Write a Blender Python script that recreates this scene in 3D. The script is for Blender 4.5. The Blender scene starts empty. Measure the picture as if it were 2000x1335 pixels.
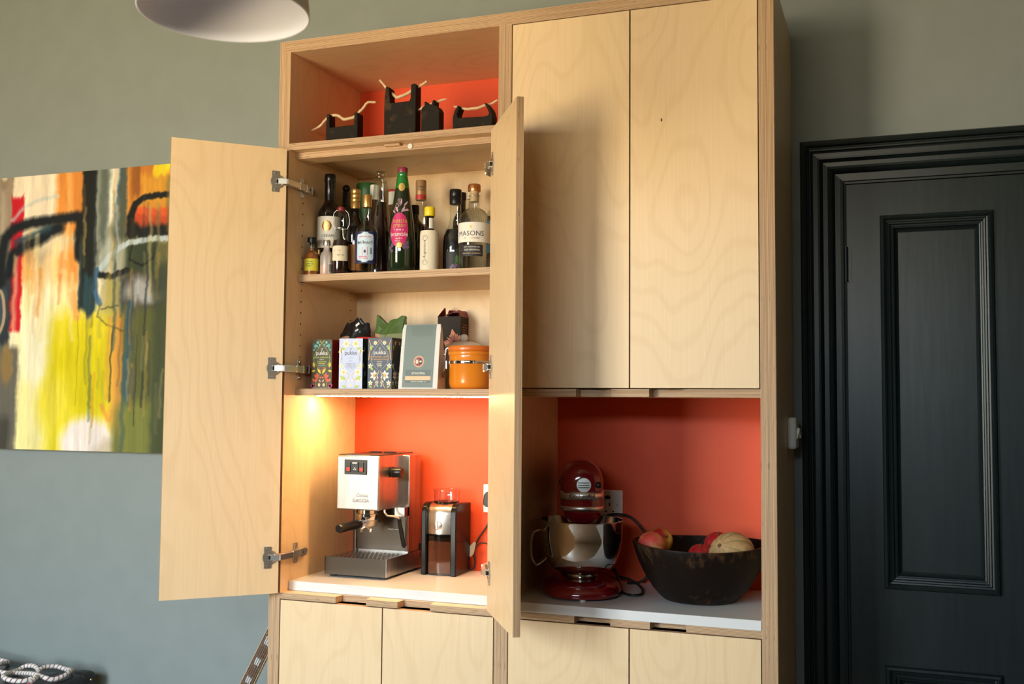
import bpy, math, random
import numpy as np
from mathutils import Vector, Matrix

random.seed(7)
SC = bpy.context.scene
COL = SC.collection
Z0 = 0.94            # everything below is measured from the worktop level; floor is at -Z0

# ------------------------------------------------------------------ camera
def make_camera():
    yaw, pitch, roll = 0.3550, 0.0590, 0.0077
    f = Vector((-math.sin(yaw) * math.cos(pitch), math.cos(yaw) * math.cos(pitch), math.sin(pitch)))
    r = Vector((math.cos(yaw), math.sin(yaw), 0.0))
    u = r.cross(f)
    r2 = r * math.cos(roll) + u * math.sin(roll)
    u2 = -r * math.sin(roll) + u * math.cos(roll)
    cd = bpy.data.cameras.new('camera')
    cd.sensor_fit = 'HORIZONTAL'
    cd.sensor_width = 36.0
    cd.lens = 2037.5 * 36.0 / 2000.0
    cd.clip_start = 0.05
    cd.dof.use_dof = True
    cd.dof.focus_distance = 3.0
    cd.dof.aperture_fstop = 4.5
    cam = bpy.data.objects.new('camera', cd)
    m = Matrix((r2, u2, -f)).transposed().to_4x4()
    m.translation = Vector((1.7343, -2.6508, 0.5362 + Z0))
    cam.matrix_world = m
    COL.objects.link(cam)
    SC.camera = cam
make_camera()

# ------------------------------------------------------------------ daylight: overcast sky above, garden below, seen through the sash window
ROOM_Y = -3.60
WINDOWS = ((-1.35, -0.20, -0.22, 1.72), (0.05, 1.75, 1.00, 1.32))       # sash window, and an added long slot shaped to soften shadows, behind the camera (x0, x1, z0, z1)
def make_world():
    w = bpy.data.worlds.new('daylight')
    SC.world = w
    w.use_nodes = True
    nt = w.node_tree
    nt.nodes.clear()
    out = nt.nodes.new('ShaderNodeOutputWorld')
    bg = nt.nodes.new('ShaderNodeBackground')
    tc = nt.nodes.new('ShaderNodeTexCoord')
    sep = nt.nodes.new('ShaderNodeSeparateXYZ')
    ramp = nt.nodes.new('ShaderNodeValToRGB')
    mp = nt.nodes.new('ShaderNodeMapRange')
    mp.inputs[1].default_value = -1; mp.inputs[2].default_value = 1
    nt.links.new(tc.outputs['Generated'], sep.inputs[0])
    nt.links.new(sep.outputs[2], mp.inputs[0])
    nt.links.new(mp.outputs[0], ramp.inputs[0])
    e = ramp.color_ramp.elements
    e[0].position = 0.40; e[0].color = (0.84, 0.66, 0.41, 1)
    e[1].position = 0.58; e[1].color = (0.76, 0.89, 1.0, 1)
    a = ramp.color_ramp.elements.new(0.495); a.color = (0.90, 0.80, 0.62, 1)
    nt.links.new(ramp.outputs[0], bg.inputs[0])
    bg.inputs[1].default_value = SKY
    nt.links.new(bg.outputs[0], out.inputs[0])
SKY = 40.0
make_world()
def make_portals():
    for x0, x1, z0, z1 in WINDOWS:
        ld = bpy.data.lights.new('window_daylight', 'AREA')
        ld.shape = 'RECTANGLE'
        ld.size = x1 - x0
        ld.size_y = z1 - z0
        ld.cycles.is_portal = True
        lo = bpy.data.objects.new('window_daylight', ld)
        lo.location = ((x0 + x1) / 2, ROOM_Y - 0.02, (z0 + z1) / 2 + Z0)
        lo.rotation_euler = (math.radians(90), 0, 0)
        COL.objects.link(lo)
make_portals()

vs = SC.view_settings
vs.view_transform = 'Standard'
vs.look = 'None'
vs.exposure = 0.0
vs.gamma = 1.0
vs.use_curve_mapping = False
SC.cycles.use_denoising = True
SC.cycles.max_bounces = 10
SC.cycles.diffuse_bounces = 6
SC.cycles.glossy_bounces = 5
SC.cycles.transmission_bounces = 8
SC.cycles.transparent_max_bounces = 16
SC.cycles.caustics_reflective = False
SC.cycles.caustics_refractive = False
SC.cycles.sample_clamp_indirect = 6.0

# ------------------------------------------------------------------ materials
def srgb(r, g, b):
    def c(v):
        v /= 255.0
        return v / 12.92 if v <= 0.04045 else ((v + 0.055) / 1.055) ** 2.4
    return (c(r), c(g), c(b), 1.0)

MATS = {}
def mat(name, col=None, rough=0.5, metal=0.0, coat=0.0, emit=None, emit_s=0.0, alpha=None, spec=0.5):
    if name in MATS:
        return MATS[name]
    m = bpy.data.materials.new(name)
    m.use_nodes = True
    b = m.node_tree.nodes['Principled BSDF']
    if col is not None:
        b.inputs['Base Color'].default_value = col
    b.inputs['Roughness'].default_value = rough
    b.inputs['Metallic'].default_value = metal
    b.inputs['Coat Weight'].default_value = coat
    b.inputs['Specular IOR Level'].default_value = spec
    if emit is not None:
        b.inputs['Emission Color'].default_value = emit
        b.inputs['Emission Strength'].default_value = emit_s
    MATS[name] = m
    return m

def nodes_of(name):
    m = mat(name)
    return m, m.node_tree, m.node_tree.nodes['Principled BSDF']

def N(nt, kind, **kw):
    n = nt.nodes.new(kind)
    for k, v in kw.items():
        setattr(n, k, v)
    return n

def math_node(nt, op, a, b=None):
    n = nt.nodes.new('ShaderNodeMath')
    n.operation = op
    for i, v in enumerate((a, b)):
        if v is None:
            continue
        if isinstance(v, (int, float)):
            n.inputs[i].default_value = v
        else:
            nt.links.new(v, n.inputs[i])
    return n.outputs[0]

def mix_col(nt, fac, a, b, blend='MIX'):
    n = nt.nodes.new('ShaderNodeMix')
    n.data_type = 'RGBA'
    n.blend_type = blend
    for sock, v in ((n.inputs[0], fac), (n.inputs[6], a), (n.inputs[7], b)):
        if isinstance(v, (int, float)):
            sock.default_value = v
        elif isinstance(v, tuple):
            sock.default_value = v
        else:
            nt.links.new(v, sock)
    return n.outputs[2]

def uv_vec(nt, sx, sy, rand=40.0):
    uv = N(nt, 'ShaderNodeUVMap')
    mp = N(nt, 'ShaderNodeMapping')
    mp.inputs['Scale'].default_value = (sx, sy, 1)
    nt.links.new(uv.outputs[0], mp.inputs[0])
    oi = N(nt, 'ShaderNodeObjectInfo')
    cmb = N(nt, 'ShaderNodeCombineXYZ')
    k = math_node(nt, 'MULTIPLY', oi.outputs['Random'], rand)
    nt.links.new(k, cmb.inputs[2])
    add = N(nt, 'ShaderNodeVectorMath', operation='ADD')
    nt.links.new(mp.outputs[0], add.inputs[0])
    nt.links.new(cmb.outputs[0], add.inputs[1])
    return add.outputs[0]

def noise(nt, vec, scale, detail=2.0, rough=0.5):
    n = N(nt, 'ShaderNodeTexNoise')
    n.inputs['Scale'].default_value = scale
    n.inputs['Detail'].default_value = detail
    n.inputs['Roughness'].default_value = rough
    if vec is not None:
        nt.links.new(vec, n.inputs['Vector'])
    return n.outputs[0]

def mapr(nt, v, a, b, c, d):
    n = N(nt, 'ShaderNodeMapRange')
    n.inputs[1].default_value = a; n.inputs[2].default_value = b
    n.inputs[3].default_value = c; n.inputs[4].default_value = d
    nt.links.new(v, n.inputs[0])
    return n.outputs[0]

BIRCH = (0.760, 0.545, 0.320, 1)
def birch_material():
    m, nt, b = nodes_of('birch_veneer')
    field = noise(nt, uv_vec(nt, 1.25, 3.2), 1.0, 1.8, 0.42)
    rings = math_node(nt, 'SINE', math_node(nt, 'MULTIPLY', field, 120.0))
    ring = mapr(nt, rings, 0.35, 1.0, 0.0, 1.0)
    fine = noise(nt, uv_vec(nt, 5.0, 190.0), 1.0, 3.0, 0.6)
    cloud = noise(nt, uv_vec(nt, 1.4, 2.6, 23.0), 1.0, 2.0)
    c = mix_col(nt, mapr(nt, cloud, 0.3, 0.7, 0.0, 1.0), BIRCH, (0.785, 0.575, 0.350, 1))
    c = mix_col(nt, math_node(nt, 'MULTIPLY', ring, 0.18), c, (0.575, 0.365, 0.175, 1))
    c = mix_col(nt, mapr(nt, fine, 0.35, 0.75, 0.0, 0.16), c, (0.50, 0.32, 0.17, 1))
    nt.links.new(c, b.inputs['Base Color'])
    b.inputs['Roughness'].default_value = 0.42
    b.inputs['Specular IOR Level'].default_value = 0.35
birch_material()

def ply_edge_material():
    m, nt, b = nodes_of('plywood_edge')
    uv = N(nt, 'ShaderNodeUVMap')
    sep = N(nt, 'ShaderNodeSeparateXYZ')
    nt.links.new(uv.outputs[0], sep.inputs[0])
    v = sep.outputs[1]
    s = math_node(nt, 'SINE', math_node(nt, 'MULTIPLY', v, 2 * math.pi / 0.0031))
    layer = noise(nt, uv_vec(nt, 3.0, 420.0), 1.0, 2.0)
    lines = mapr(nt, math_node(nt, 'ADD', s, mapr(nt, layer, 0.25, 0.75, -1.0, 1.0)), -0.7, 0.9, 0.0, 1.0)
    c = mix_col(nt, lines, (0.285, 0.155, 0.075, 1), (0.62, 0.41, 0.235, 1))
    pit = noise(nt, uv_vec(nt, 22.0, 260.0, 11.0), 1.0, 1.0)
    c = mix_col(nt, mapr(nt, pit, 0.70, 0.76, 0.0, 0.8), c, (0.17, 0.085, 0.035, 1))
    nt.links.new(c, b.inputs['Base Color'])
    b.inputs['Roughness'].default_value = 0.6
ply_edge_material()

def mottled(name, c1, c2, scale, rough, detail=3.0, lo=0.35, hi=0.65, metal=0.0, bump=0.0, coat=0.0, vec='Object', stretch=None, spec=0.5):
    m, nt, b = nodes_of(name)
    tc = N(nt, 'ShaderNodeTexCoord')
    v = tc.outputs[vec]
    if stretch:
        mp = N(nt, 'ShaderNodeMapping')
        mp.inputs['Scale'].default_value = stretch
        nt.links.new(v, mp.inputs[0])
        v = mp.outputs[0]
    n = noise(nt, v, scale, detail)
    nt.links.new(mix_col(nt, mapr(nt, n, lo, hi, 0, 1), c1, c2), b.inputs['Base Color'])
    b.inputs['Roughness'].default_value = rough
    b.inputs['Metallic'].default_value = metal
    b.inputs['Coat Weight'].default_value = coat
    b.inputs['Specular IOR Level'].default_value = spec
    if bump:
        bp = N(nt, 'ShaderNodeBump')
        bp.inputs['Strength'].default_value = bump
        bp.inputs['Distance'].default_value = 0.002
        nt.links.new(n, bp.inputs['Height'])
        nt.links.new(bp.outputs[0], b.inputs['Normal'])
    return m

def thin_glass(name, tint=(1, 1, 1, 1), gloss=0.10, rough=0.02, frost=0.0):
    m = bpy.data.materials.new(name)
    m.use_nodes = True
    nt = m.node_tree
    nt.nodes.clear()
    out = N(nt, 'ShaderNodeOutputMaterial')
    tr = N(nt, 'ShaderNodeBsdfTransparent'); tr.inputs[0].default_value = tint
    gl = N(nt, 'ShaderNodeBsdfGlossy'); gl.inputs['Roughness'].default_value = rough
    fr = N(nt, 'ShaderNodeLayerWeight'); fr.inputs[0].default_value = 0.35
    fac = mapr(nt, math_node(nt, 'POWER', fr.outputs['Facing'], 2.2), 0.0, 1.0, gloss * 0.75, 0.65)
    mx = N(nt, 'ShaderNodeMixShader')
    nt.links.new(fac, mx.inputs[0])
    last = tr.outputs[0]
    if frost:
        df = N(nt, 'ShaderNodeBsdfDiffuse'); df.inputs[0].default_value = (0.8, 0.7, 0.66, 1)
        m2 = N(nt, 'ShaderNodeMixShader'); m2.inputs[0].default_value = frost
        nt.links.new(tr.outputs[0], m2.inputs[1]); nt.links.new(df.outputs[0], m2.inputs[2])
        last = m2.outputs[0]
    nt.links.new(last, mx.inputs[1]); nt.links.new(gl.outputs[0], mx.inputs[2])
    nt.links.new(mx.outputs[0], out.inputs[0])
    MATS[name] = m
    return m

mottled('wall_paint', (0.232, 0.258, 0.250, 1), (0.245, 0.272, 0.264, 1), 9.0, 0.75, bump=0.03)
mottled('ceiling_paint', (0.40, 0.41, 0.39, 1), (0.43, 0.44, 0.42, 1), 6.0, 0.8)
mottled('floor_boards', (0.20, 0.125, 0.075, 1), (0.28, 0.18, 0.11, 1), 2.5, 0.5, stretch=(9, 1, 1))
mottled('dark_door_paint', (0.0058, 0.0105, 0.0120, 1), (0.0085, 0.0150, 0.0165, 1), 5.0, 0.36, bump=0.10, spec=0.4, stretch=(14, 14, 1.2))
mottled('red_panel_paint', (0.64, 0.074, 0.022, 1), (0.69, 0.084, 0.026, 1), 5.0, 0.48, spec=0.25)
mat('white_worktop', (0.70, 0.69, 0.69, 1), 0.22)
mat('white_plastic', (0.78, 0.77, 0.74, 1), 0.35)
mat('black_plastic', (0.008, 0.008, 0.008, 1), 0.30, spec=0.28)
mat('black_rubber', (0.012, 0.012, 0.012, 1), 0.5)
mat('steel_polished', (0.72, 0.71, 0.69, 1), 0.07, 1.0)
mat('steel_satin', (0.66, 0.63, 0.60, 1), 0.25, 1.0)
mat('steel_soft', (0.82, 0.80, 0.77, 1), 0.38, 1.0)
mat('nickel', (0.66, 0.61, 0.55, 1), 0.40, 1.0)
mat('nickel_bright', (0.82, 0.80, 0.77, 1), 0.28, 1.0)
mottled('steel_brushed', (0.40, 0.385, 0.37, 1), (0.49, 0.47, 0.45, 1), 60.0, 0.31, metal=1.0, stretch=(1, 1, 0.05))
mat('dark_steel', (0.065, 0.054, 0.044, 1), 0.36, 1.0)
mat('gap_dark', (0.004, 0.003, 0.003, 1), 0.9)
mat('led_warm', (1, 0.8, 0.5, 1), 0.5, emit=(1.0, 0.64, 0.28, 1), emit_s=160.0)

# ------------------------------------------------------------------ mesh builder
SMALL_PRINT = {'lettering', 'printed_pattern', 'moulded_ribs', 'pin_slots', 'barcode', 'emblem', 'printed_emblem', 'bag_tag'}   # joined: too small to pick apart
class MB:
    def __init__(self):
        self.v = []; self.f = []; self.m = []; self.uv = []; self.s = []
        self.mats = []
        self.M = None
    def mi(self, name):
        if name not in self.mats:
            self.mats.append(name)
        return self.mats.index(name)
    def vert(self, p):
        if self.M is not None:
            p = self.M @ Vector(p)
        self.v.append((p[0], p[1], p[2]))
        return len(self.v) - 1
    def face(self, idx, mt, uv=None, smooth=False):
        self.f.append(tuple(idx)); self.m.append(self.mi(mt)); self.s.append(smooth)
        self.uv.append(uv or [(0, 0)] * len(idx))
    def quad(self, pts, mt, uv=None, smooth=False):
        self.face([self.vert(p) for p in pts], mt, uv, smooth)
    def box(self, lo, hi, mt):
        x0, y0, z0 = lo; x1, y1, z1 = hi
        i = [self.vert(p) for p in ((x0, y0, z0), (x1, y0, z0), (x1, y1, z0), (x0, y1, z0), (x0, y0, z1), (x1, y0, z1), (x1, y1, z1), (x0, y1, z1))]
        for q in ((3, 2, 1, 0), (4, 5, 6, 7), (0, 1, 5, 4), (1, 2, 6, 5), (2, 3, 7, 6), (3, 0, 4, 7)):
            self.face([i[k] for k in q], mt)
        return self
    # plywood board: thin axis t, grain axis g (0 x, 1 y, 2 z)
    def ply(self, lo, hi, t=1, g=2, face='birch_veneer', edge='plywood_edge', seam=None):
        P = [(x, y, z) for z in (lo[2], hi[2]) for y in (lo[1], hi[1]) for x in (lo[0], hi[0])]
        i = [self.vert(p) for p in P]
        quads = {0: ((0, 4, 6, 2), (1, 3, 7, 5)), 1: ((0, 1, 5, 4), (2, 6, 7, 3)), 2: ((0, 2, 3, 1), (4, 5, 7, 6))}
        for ax in (0, 1, 2):
            for q in quads[ax]:
                pts = [P[k] for k in q]
                if ax == t:
                    c = [k for k in (0, 1, 2) if k not in (t, g)][0]
                    self.face([i[k] for k in q], face, [(p[g], p[c]) for p in pts])
                else:
                    l = [k for k in (0, 1, 2) if k not in (t, ax)][0]
                    self.face([i[k] for k in q], edge, [(p[l], p[t] - lo[t]) for p in pts])
        return self
    def poly_ply(self, pts, z0, z1, face='birch_veneer', edge='plywood_edge'):
        n = len(pts)
        a = [self.vert((x, y, z0)) for x, y in pts]; b = [self.vert((x, y, z1)) for x, y in pts]
        self.face(a[::-1], face, [(p[0], p[1]) for p in pts[::-1]])
        self.face(b, face, [(p[0], p[1]) for p in pts])
        for k in range(n):
            j = (k + 1) % n
            d = pts[k][0] + pts[k][1]
            e = pts[j][0] + pts[j][1]
            self.face((a[k], a[j], b[j], b[k]), edge, [(d, 0), (e, 0), (e, z1 - z0), (d, z1 - z0)])
        return self
    def prism(self, pts, z0, z1, mt, cap=None):
        n = len(pts)
        a = [self.vert((x, y, z0)) for x, y in pts]; b = [self.vert((x, y, z1)) for x, y in pts]
        self.face(a[::-1], cap or mt); self.face(b, cap or mt)
        for k in range(n):
            j = (k + 1) % n
            self.face((a[k], a[j], b[j], b[k]), mt, None, True)
        return self
    # profile [(r, z, mat)...] revolved about z through c
    def lathe(self, prof, c=(0, 0, 0), seg=32, mt='white_plastic', caps=True, sx=1.0, sy=1.0):
        rings = []
        for p in prof:
            r, z = p[0], p[1]
            rings.append([self.vert((c[0] + sx * r * math.cos(2 * math.pi * k / seg), c[1] + sy * r * math.sin(2 * math.pi * k / seg), c[2] + z)) for k in range(seg)])
        for i in range(len(prof) - 1):
            mm = prof[i][2] if len(prof[i]) > 2 else mt
            for k in range(seg):
                j = (k + 1) % seg
                self.face((rings[i][k], rings[i][j], rings[i + 1][j], rings[i + 1][k]), mm,
                          [(k / seg, prof[i][1]), ((k + 1) / seg, prof[i][1]), ((k + 1) / seg, prof[i + 1][1]), (k / seg, prof[i + 1][1])], True)
        if caps:
            if prof[0][0] > 1e-5:
                self.face(rings[0][::-1], prof[0][2] if len(prof[0]) > 2 else mt)
            if prof[-1][0] > 1e-5:
                self.face(rings[-1], prof[-2][2] if len(prof[-2]) > 2 else mt)
        return self
    def cyl(self, p0, p1, r, mt, seg=16, r1=None):
        return self.tube([p0, p1], [r, r if r1 is None else r1], mt, seg)
    def tube(self, path, r, mt, seg=10, closed=False, flat=None):
        pts = [Vector(p) for p in path]
        n = len(pts)
        rs = r if isinstance(r, (list, tuple)) else [r] * n
        rings = []; L = 0.0; lens = []
        up = None
        for i in range(n):
            if closed:
                t = pts[(i + 1) % n] - pts[i - 1]
            else:
                t = pts[min(i + 1, n - 1)] - pts[max(i - 1, 0)]
            t.normalize()
            if up is None:
                a = Vector((0, 0, 1)) if abs(t.z) < 0.9 else Vector((1, 0, 0))
                up = (a - t * a.dot(t)).normalized()
            else:
                up = (up - t * up.dot(t)).normalized()
            sd = t.cross(up)
            if i:
                L += (pts[i] - pts[i - 1]).length
            lens.append(L)
            fl = flat or 1.0
            rings.append([self.vert(pts[i] + (up * math.cos(2 * math.pi * k / seg) * fl + sd * math.sin(2 * math.pi * k / seg)) * rs[i]) for k in range(seg)])
        m = n if closed else n - 1
        for i in range(m):
            i2 = (i + 1) % n
            for k in range(seg):
                j = (k + 1) % seg
                self.face((rings[i][k], rings[i][j], rings[i2][j], rings[i2][k]), mt,
                          [(lens[i], k / seg), (lens[i], (k + 1) / seg), (lens[i2] if i2 else L, (k + 1) / seg), (lens[i2] if i2 else L, k / seg)], True)
        if not closed:
            self.face(rings[0][::-1], mt); self.face(rings[-1], mt)
        return self
    def ball(self, c, r, mt, seg=20, rings=12, sz=1.0, dent=0.0, sy=1.0):
        prof = []
        for i in range(rings + 1):
            a = math.pi * i / rings
            rr = r * math.sin(a); z = -r * sz * math.cos(a)
            if dent:
                z -= dent * r * math.exp(-(rr / (0.28 * r)) ** 2) * (1 if math.cos(a) < 0 else -0.4)
            prof.append((max(rr, 1e-6), z))
        return self.lathe(prof, c, seg, mt, caps=False, sy=sy)
    # flat mesh (list of 2d verts, faces) pushed through a mapping fn(u, v) -> point
    def decal(self, tm, fn, mt):
        vs_, fs_ = tm
        idx = [self.vert(fn(u, v)) for u, v in vs_]
        for f in fs_:
            self.face([idx[k] for k in f], mt)
        return self
    def patch(self, rows, fn, mt, nu=8):
        """rows: [(v, u0, u1)...]"""
        grid = [[self.vert(fn(u0 + (u1 - u0) * k / nu, v)) for k in range(nu + 1)] for v, u0, u1 in rows]
        for i in range(len(rows) - 1):
            for k in range(nu):
                self.face((grid[i][k], grid[i][k + 1], grid[i + 1][k + 1], grid[i + 1][k]), mt, None, True)
        return self
    def ellipse(self, cu, cv, ru, rv, fn, mt, n=14):
        rows = []
        for i in range(n + 1):
            a = math.pi * i / n
            rows.append((cv - rv * math.cos(a), cu - ru * math.sin(a), cu + ru * math.sin(a)))
        return self.patch(rows, fn, mt, 8)
    def poly(self, pts, fn, mt):
        self.face([self.vert(fn(u, v)) for u, v in pts], mt)
        return self
    def leaf(self, u, v, L, w, ang, fn, mt, n=6):
        up = []; dn = []
        ca, sa = math.cos(ang), math.sin(ang)
        for i in range(n + 1):
            t = i / n
            h = w * math.sin(math.pi * t) * (1 - 0.35 * t)
            up.append((u + ca * t * L - sa * h, v + sa * t * L + ca * h))
            dn.append((u + ca * t * L + sa * h, v + sa * t * L - ca * h))
        return self.poly(dn + up[::-1][1:-1], fn, mt)
    def stroke(self, pts, w, fn, mt):
        for i in range(len(pts) - 1):
            (a, b), (c, d) = pts[i], pts[i + 1]
            l = math.hypot(c - a, d - b) or 1
            nx, ny = -(d - b) / l * w / 2, (c - a) / l * w / 2
            self.poly([(a - nx, b - ny), (c - nx, d - ny), (c + nx, d + ny), (a + nx, b + ny)], fn, mt)
        return self
    def build(self, name, parent=None, world=True, bevel=0.0, seg=2, sharp=40, loc=None, subsurf=0):
        me = bpy.data.meshes.new(name)
        off = Vector((0, 0, 0))
        if parent is not None and world:
            off = root_loc(parent)
        if parent is None and loc is not None and world:
            off = Vector(loc)
        me.from_pydata([(x - off.x, y - off.y, z - off.z) for x, y, z in self.v], [], self.f)
        for n in self.mats:
            me.materials.append(MATS[n])
        me.polygons.foreach_set('material_index', self.m)
        me.polygons.foreach_set('use_smooth', self.s)
        ul = me.uv_layers.new(name='UVMap')
        flat = [c for f in self.uv for p in f for c in p]
        ul.data.foreach_set('uv', flat)
        me.update()
        if any(self.s):
            me.set_sharp_from_angle(angle=math.radians(sharp))
        o = bpy.data.objects.new(name, me)
        COL.objects.link(o)
        if name in SMALL_PRINT:
            o['kind'] = 'stuff'
        if parent is not None:
            o.parent = parent
        else:
            o.location = off + Vector((0, 0, Z0))
        if bevel:
            md = o.modifiers.new('bevel', 'BEVEL')
            md.width = bevel; md.segments = seg; md.limit_method = 'ANGLE'; md.angle_limit = math.radians(35)
            md.harden_normals = False
            for p in me.polygons:
                p.use_smooth = True
            me.set_sharp_from_angle(angle=math.radians(sharp))
        if subsurf:
            md = o.modifiers.new('sub', 'SUBSURF')
            md.levels = subsurf; md.render_levels = subsurf
        return o

ROOT = {}
def root_loc(o):
    while o is not None:
        if o.name in ROOT:
            return ROOT[o.name]
        o = o.parent
    return Vector((0, 0, 0))

def tag(o, label=None, cat=None, group=None, kind=None):
    if label: o['label'] = label
    if cat: o['category'] = cat
    if group: o['group'] = group
    if kind: o['kind'] = kind
    return o

def thing(name, label, cat, loc=(0, 0, 0), rz=0.0, group=None):
    o = bpy.data.objects.new(name, None)
    o.empty_display_size = 0.05
    COL.objects.link(o)
    o.location = (loc[0], loc[1], loc[2] + Z0)
    o.rotation_euler = (0, 0, rz)
    ROOT[o.name] = Vector(loc)
    return tag(o, label, cat, group)

def copy_tree(o, parent=None):
    c = o.copy()
    COL.objects.link(c)
    if parent is not None:
        c.parent = parent
    for ch in list(o.children):
        copy_tree(ch, c)
    return c

# ------------------------------------------------------------------ lettering (all made first, while the scene is small)
TEXT = {}
def text(body, size=1.0, align='CENTER', shear=0.0, spacing=1.0, bold=0.0):
    key = (body, align, shear, spacing, bold)
    if key not in TEXT:
        cu = bpy.data.curves.new('t', 'FONT')
        cu.body = body; cu.size = 1.0; cu.align_x = align; cu.shear = shear
        cu.space_character = spacing; cu.offset = bold; cu.resolution_u = 3
        ob = bpy.data.objects.new('t', cu)
        COL.objects.link(ob)
        dg = bpy.context.evaluated_depsgraph_get()
        me = bpy.data.meshes.new_from_object(ob.evaluated_get(dg))
        TEXT[key] = ([(v.co.x, v.co.y) for v in me.vertices], [tuple(p.vertices) for p in me.polygons])
        bpy.data.objects.remove(ob); bpy.data.meshes.remove(me); bpy.data.curves.remove(cu)
    v, f = TEXT[key]
    return [(a * size, b * size) for a, b in v], f

def plane_map(o, ux, uy, off=(0, 0, 0)):
    o = Vector(o); ux = Vector(ux); uy = Vector(uy); off = Vector(off)
    return lambda u, v: o + ux * u + uy * v + off
def cyl_map(c, r, az, z0=0.0):
    """u = arc length along the wall, v = height; az = direction faced (radians right of -y)"""
    return lambda u, v: Vector((c[0] + r * math.sin(az + u / r), c[1] - r * math.cos(az + u / r), c[2] + z0 + v))
def shift(fn, du, dv):
    return lambda u, v: fn(u + du, v + dv)
# ------------------------------------------------------------------ room shell
WY = 0.4576          # face of the back wall
RX0, RX1, CEIL, FLOOR = -3.2, 5.2, 2.34, -Z0
def struct(name, mb, **k):
    return tag(mb.build(name, **k), kind='structure')
LEAF_X0, LEAF_X1, LEAF_TOP = 1.600, 2.448, 1.1705
mb = MB()   # back wall with the doorway cut out
mb.box((RX0, WY, FLOOR), (LEAF_X0 - 0.03, WY + 0.15, CEIL), 'wall_paint')
mb.box((LEAF_X1 + 0.03, WY, FLOOR), (RX1, WY + 0.15, CEIL), 'wall_paint')
mb.box((LEAF_X0 - 0.03, WY, LEAF_TOP + 0.03), (LEAF_X1 + 0.03, WY + 0.15, CEIL), 'wall_paint')
struct('wall_back', mb)
struct('wall_left', MB().box((RX0 - 0.15, ROOM_Y, FLOOR), (RX0, WY, CEIL), 'wall_paint'))
struct('wall_right', MB().box((RX1, ROOM_Y, FLOOR), (RX1 + 0.15, WY, CEIL), 'wall_paint'))
mb = MB()
xs_ = [RX0 - 0.15] + [v for w_ in WINDOWS for v in w_[:2]] + [RX1 + 0.15]
for k in range(0, len(xs_), 2):
    mb.box((xs_[k], ROOM_Y - 0.2, FLOOR), (xs_[k + 1], ROOM_Y, CEIL), 'wall_paint')
for x0, x1, z0_, z1_ in WINDOWS:
    mb.box((x0, ROOM_Y - 0.2, FLOOR), (x1, ROOM_Y, z0_), 'wall_paint').box((x0, ROOM_Y - 0.2, z1_), (x1, ROOM_Y, CEIL), 'wall_paint')
struct('wall_front', mb)
struct('floor', MB().box((RX0 - 0.15, ROOM_Y - 0.2, FLOOR - 0.1), (RX1 + 0.15, WY + 0.15, FLOOR), 'floor_boards'))
struct('ceiling', MB().box((RX0 - 0.15, ROOM_Y - 0.2, CEIL), (RX1 + 0.15, WY + 0.15, CEIL + 0.1), 'ceiling_paint'))
mat('window_paint', (0.75, 0.74, 0.70, 1), 0.4)
thin_glass('window_glass', (0.97, 0.98, 0.97, 1), 0.05)
for k, (x0, x1, wz0, wz1) in enumerate(WINDOWS):
    t = 0.045 if k == 0 else 0.03
    yy0, yy1 = ROOM_Y - 0.14, ROOM_Y - 0.09
    zm = (wz0 + wz1) / 2; xm = (x0 + x1) / 2
    mb = MB().box((x0, yy0, wz0), (x0 + t, yy1, wz1), 'window_paint').box((x1 - t, yy0, wz0), (x1, yy1, wz1), 'window_paint')
    for z0_, z1_ in ((wz0, wz0 + t), (wz1 - t, wz1)) + (((zm - 0.025, zm + 0.025),) if k == 0 else ()):
        mb.box((x0 + t, yy0, z0_), (x1 - t, yy1, z1_), 'window_paint')
    win = struct('window_%d' % (k + 1), mb)  # the second is the added slot, shaped for softer shadows
    for z0_, z1_ in ((wz0 + t, zm - 0.025), (zm + 0.025, wz1 - t)) if k == 0 else ((wz0 + t, wz1 - t),):
        MB().box((xm - 0.012, yy0 + 0.005, z0_), (xm + 0.012, yy1 - 0.005, z1_), 'window_paint').build('glazing_bar', win)
    MB().box((x0 + t, yy0 + 0.020, wz0 + t), (x1 - t, yy0 + 0.024, wz1 - t), 'window_glass').build('pane', win)

def sweep(mb, x0, x1, z0, z1, prof, y, mt, closed=True):
    """mitred moulding: prof [(inset, projection)]; open at the bottom when closed is False"""
    rings = []
    for w, p in prof:
        pts = [(x0 + w, z0 + (w if closed else 0)), (x0 + w, z1 - w), (x1 - w, z1 - w), (x1 - w, z0 + (w if closed else 0))]
        rings.append([mb.vert((a, y - p, b)) for a, b in pts])
    for i in range(len(prof) - 1):
        for k in range(4 if closed else 3):
            j = (k + 1) % 4
            mb.face((rings[i][k], rings[i][j], rings[i + 1][j], rings[i + 1][k]), mt)
    return rings
# architrave
arch = [(0, -0.001), (0, 0.036), (0.004, 0.044), (0.012, 0.046), (0.017, 0.043), (0.019, 0.030), (0.022, 0.029), (0.025, 0.034), (0.029, 0.033), (0.031, 0.024), (0.035, 0.022),
        (0.047, 0.021), (0.048, 0.028), (0.053, 0.027), (0.055, 0.021), (0.058, 0.024), (0.062, 0.018), (0.074, 0.017), (0.075, 0.024), (0.081, 0.022), (0.083, 0.016), (0.087, 0.018), (0.091, 0.012),
        (0.094, 0.004), (0.108, 0.003), (0.109, 0.010), (0.116, 0.009), (0.118, 0.003), (0.1235, 0.002), (0.1235, -0.06)]
AX0, AX1, AZ1 = 1.4760, LEAF_X1 + 0.1225, 1.2955
mb = MB(); sweep(mb, AX0, AX1, FLOOR, AZ1, arch, WY, 'dark_door_paint', closed=False)
struct('trim_1', mb)
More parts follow.
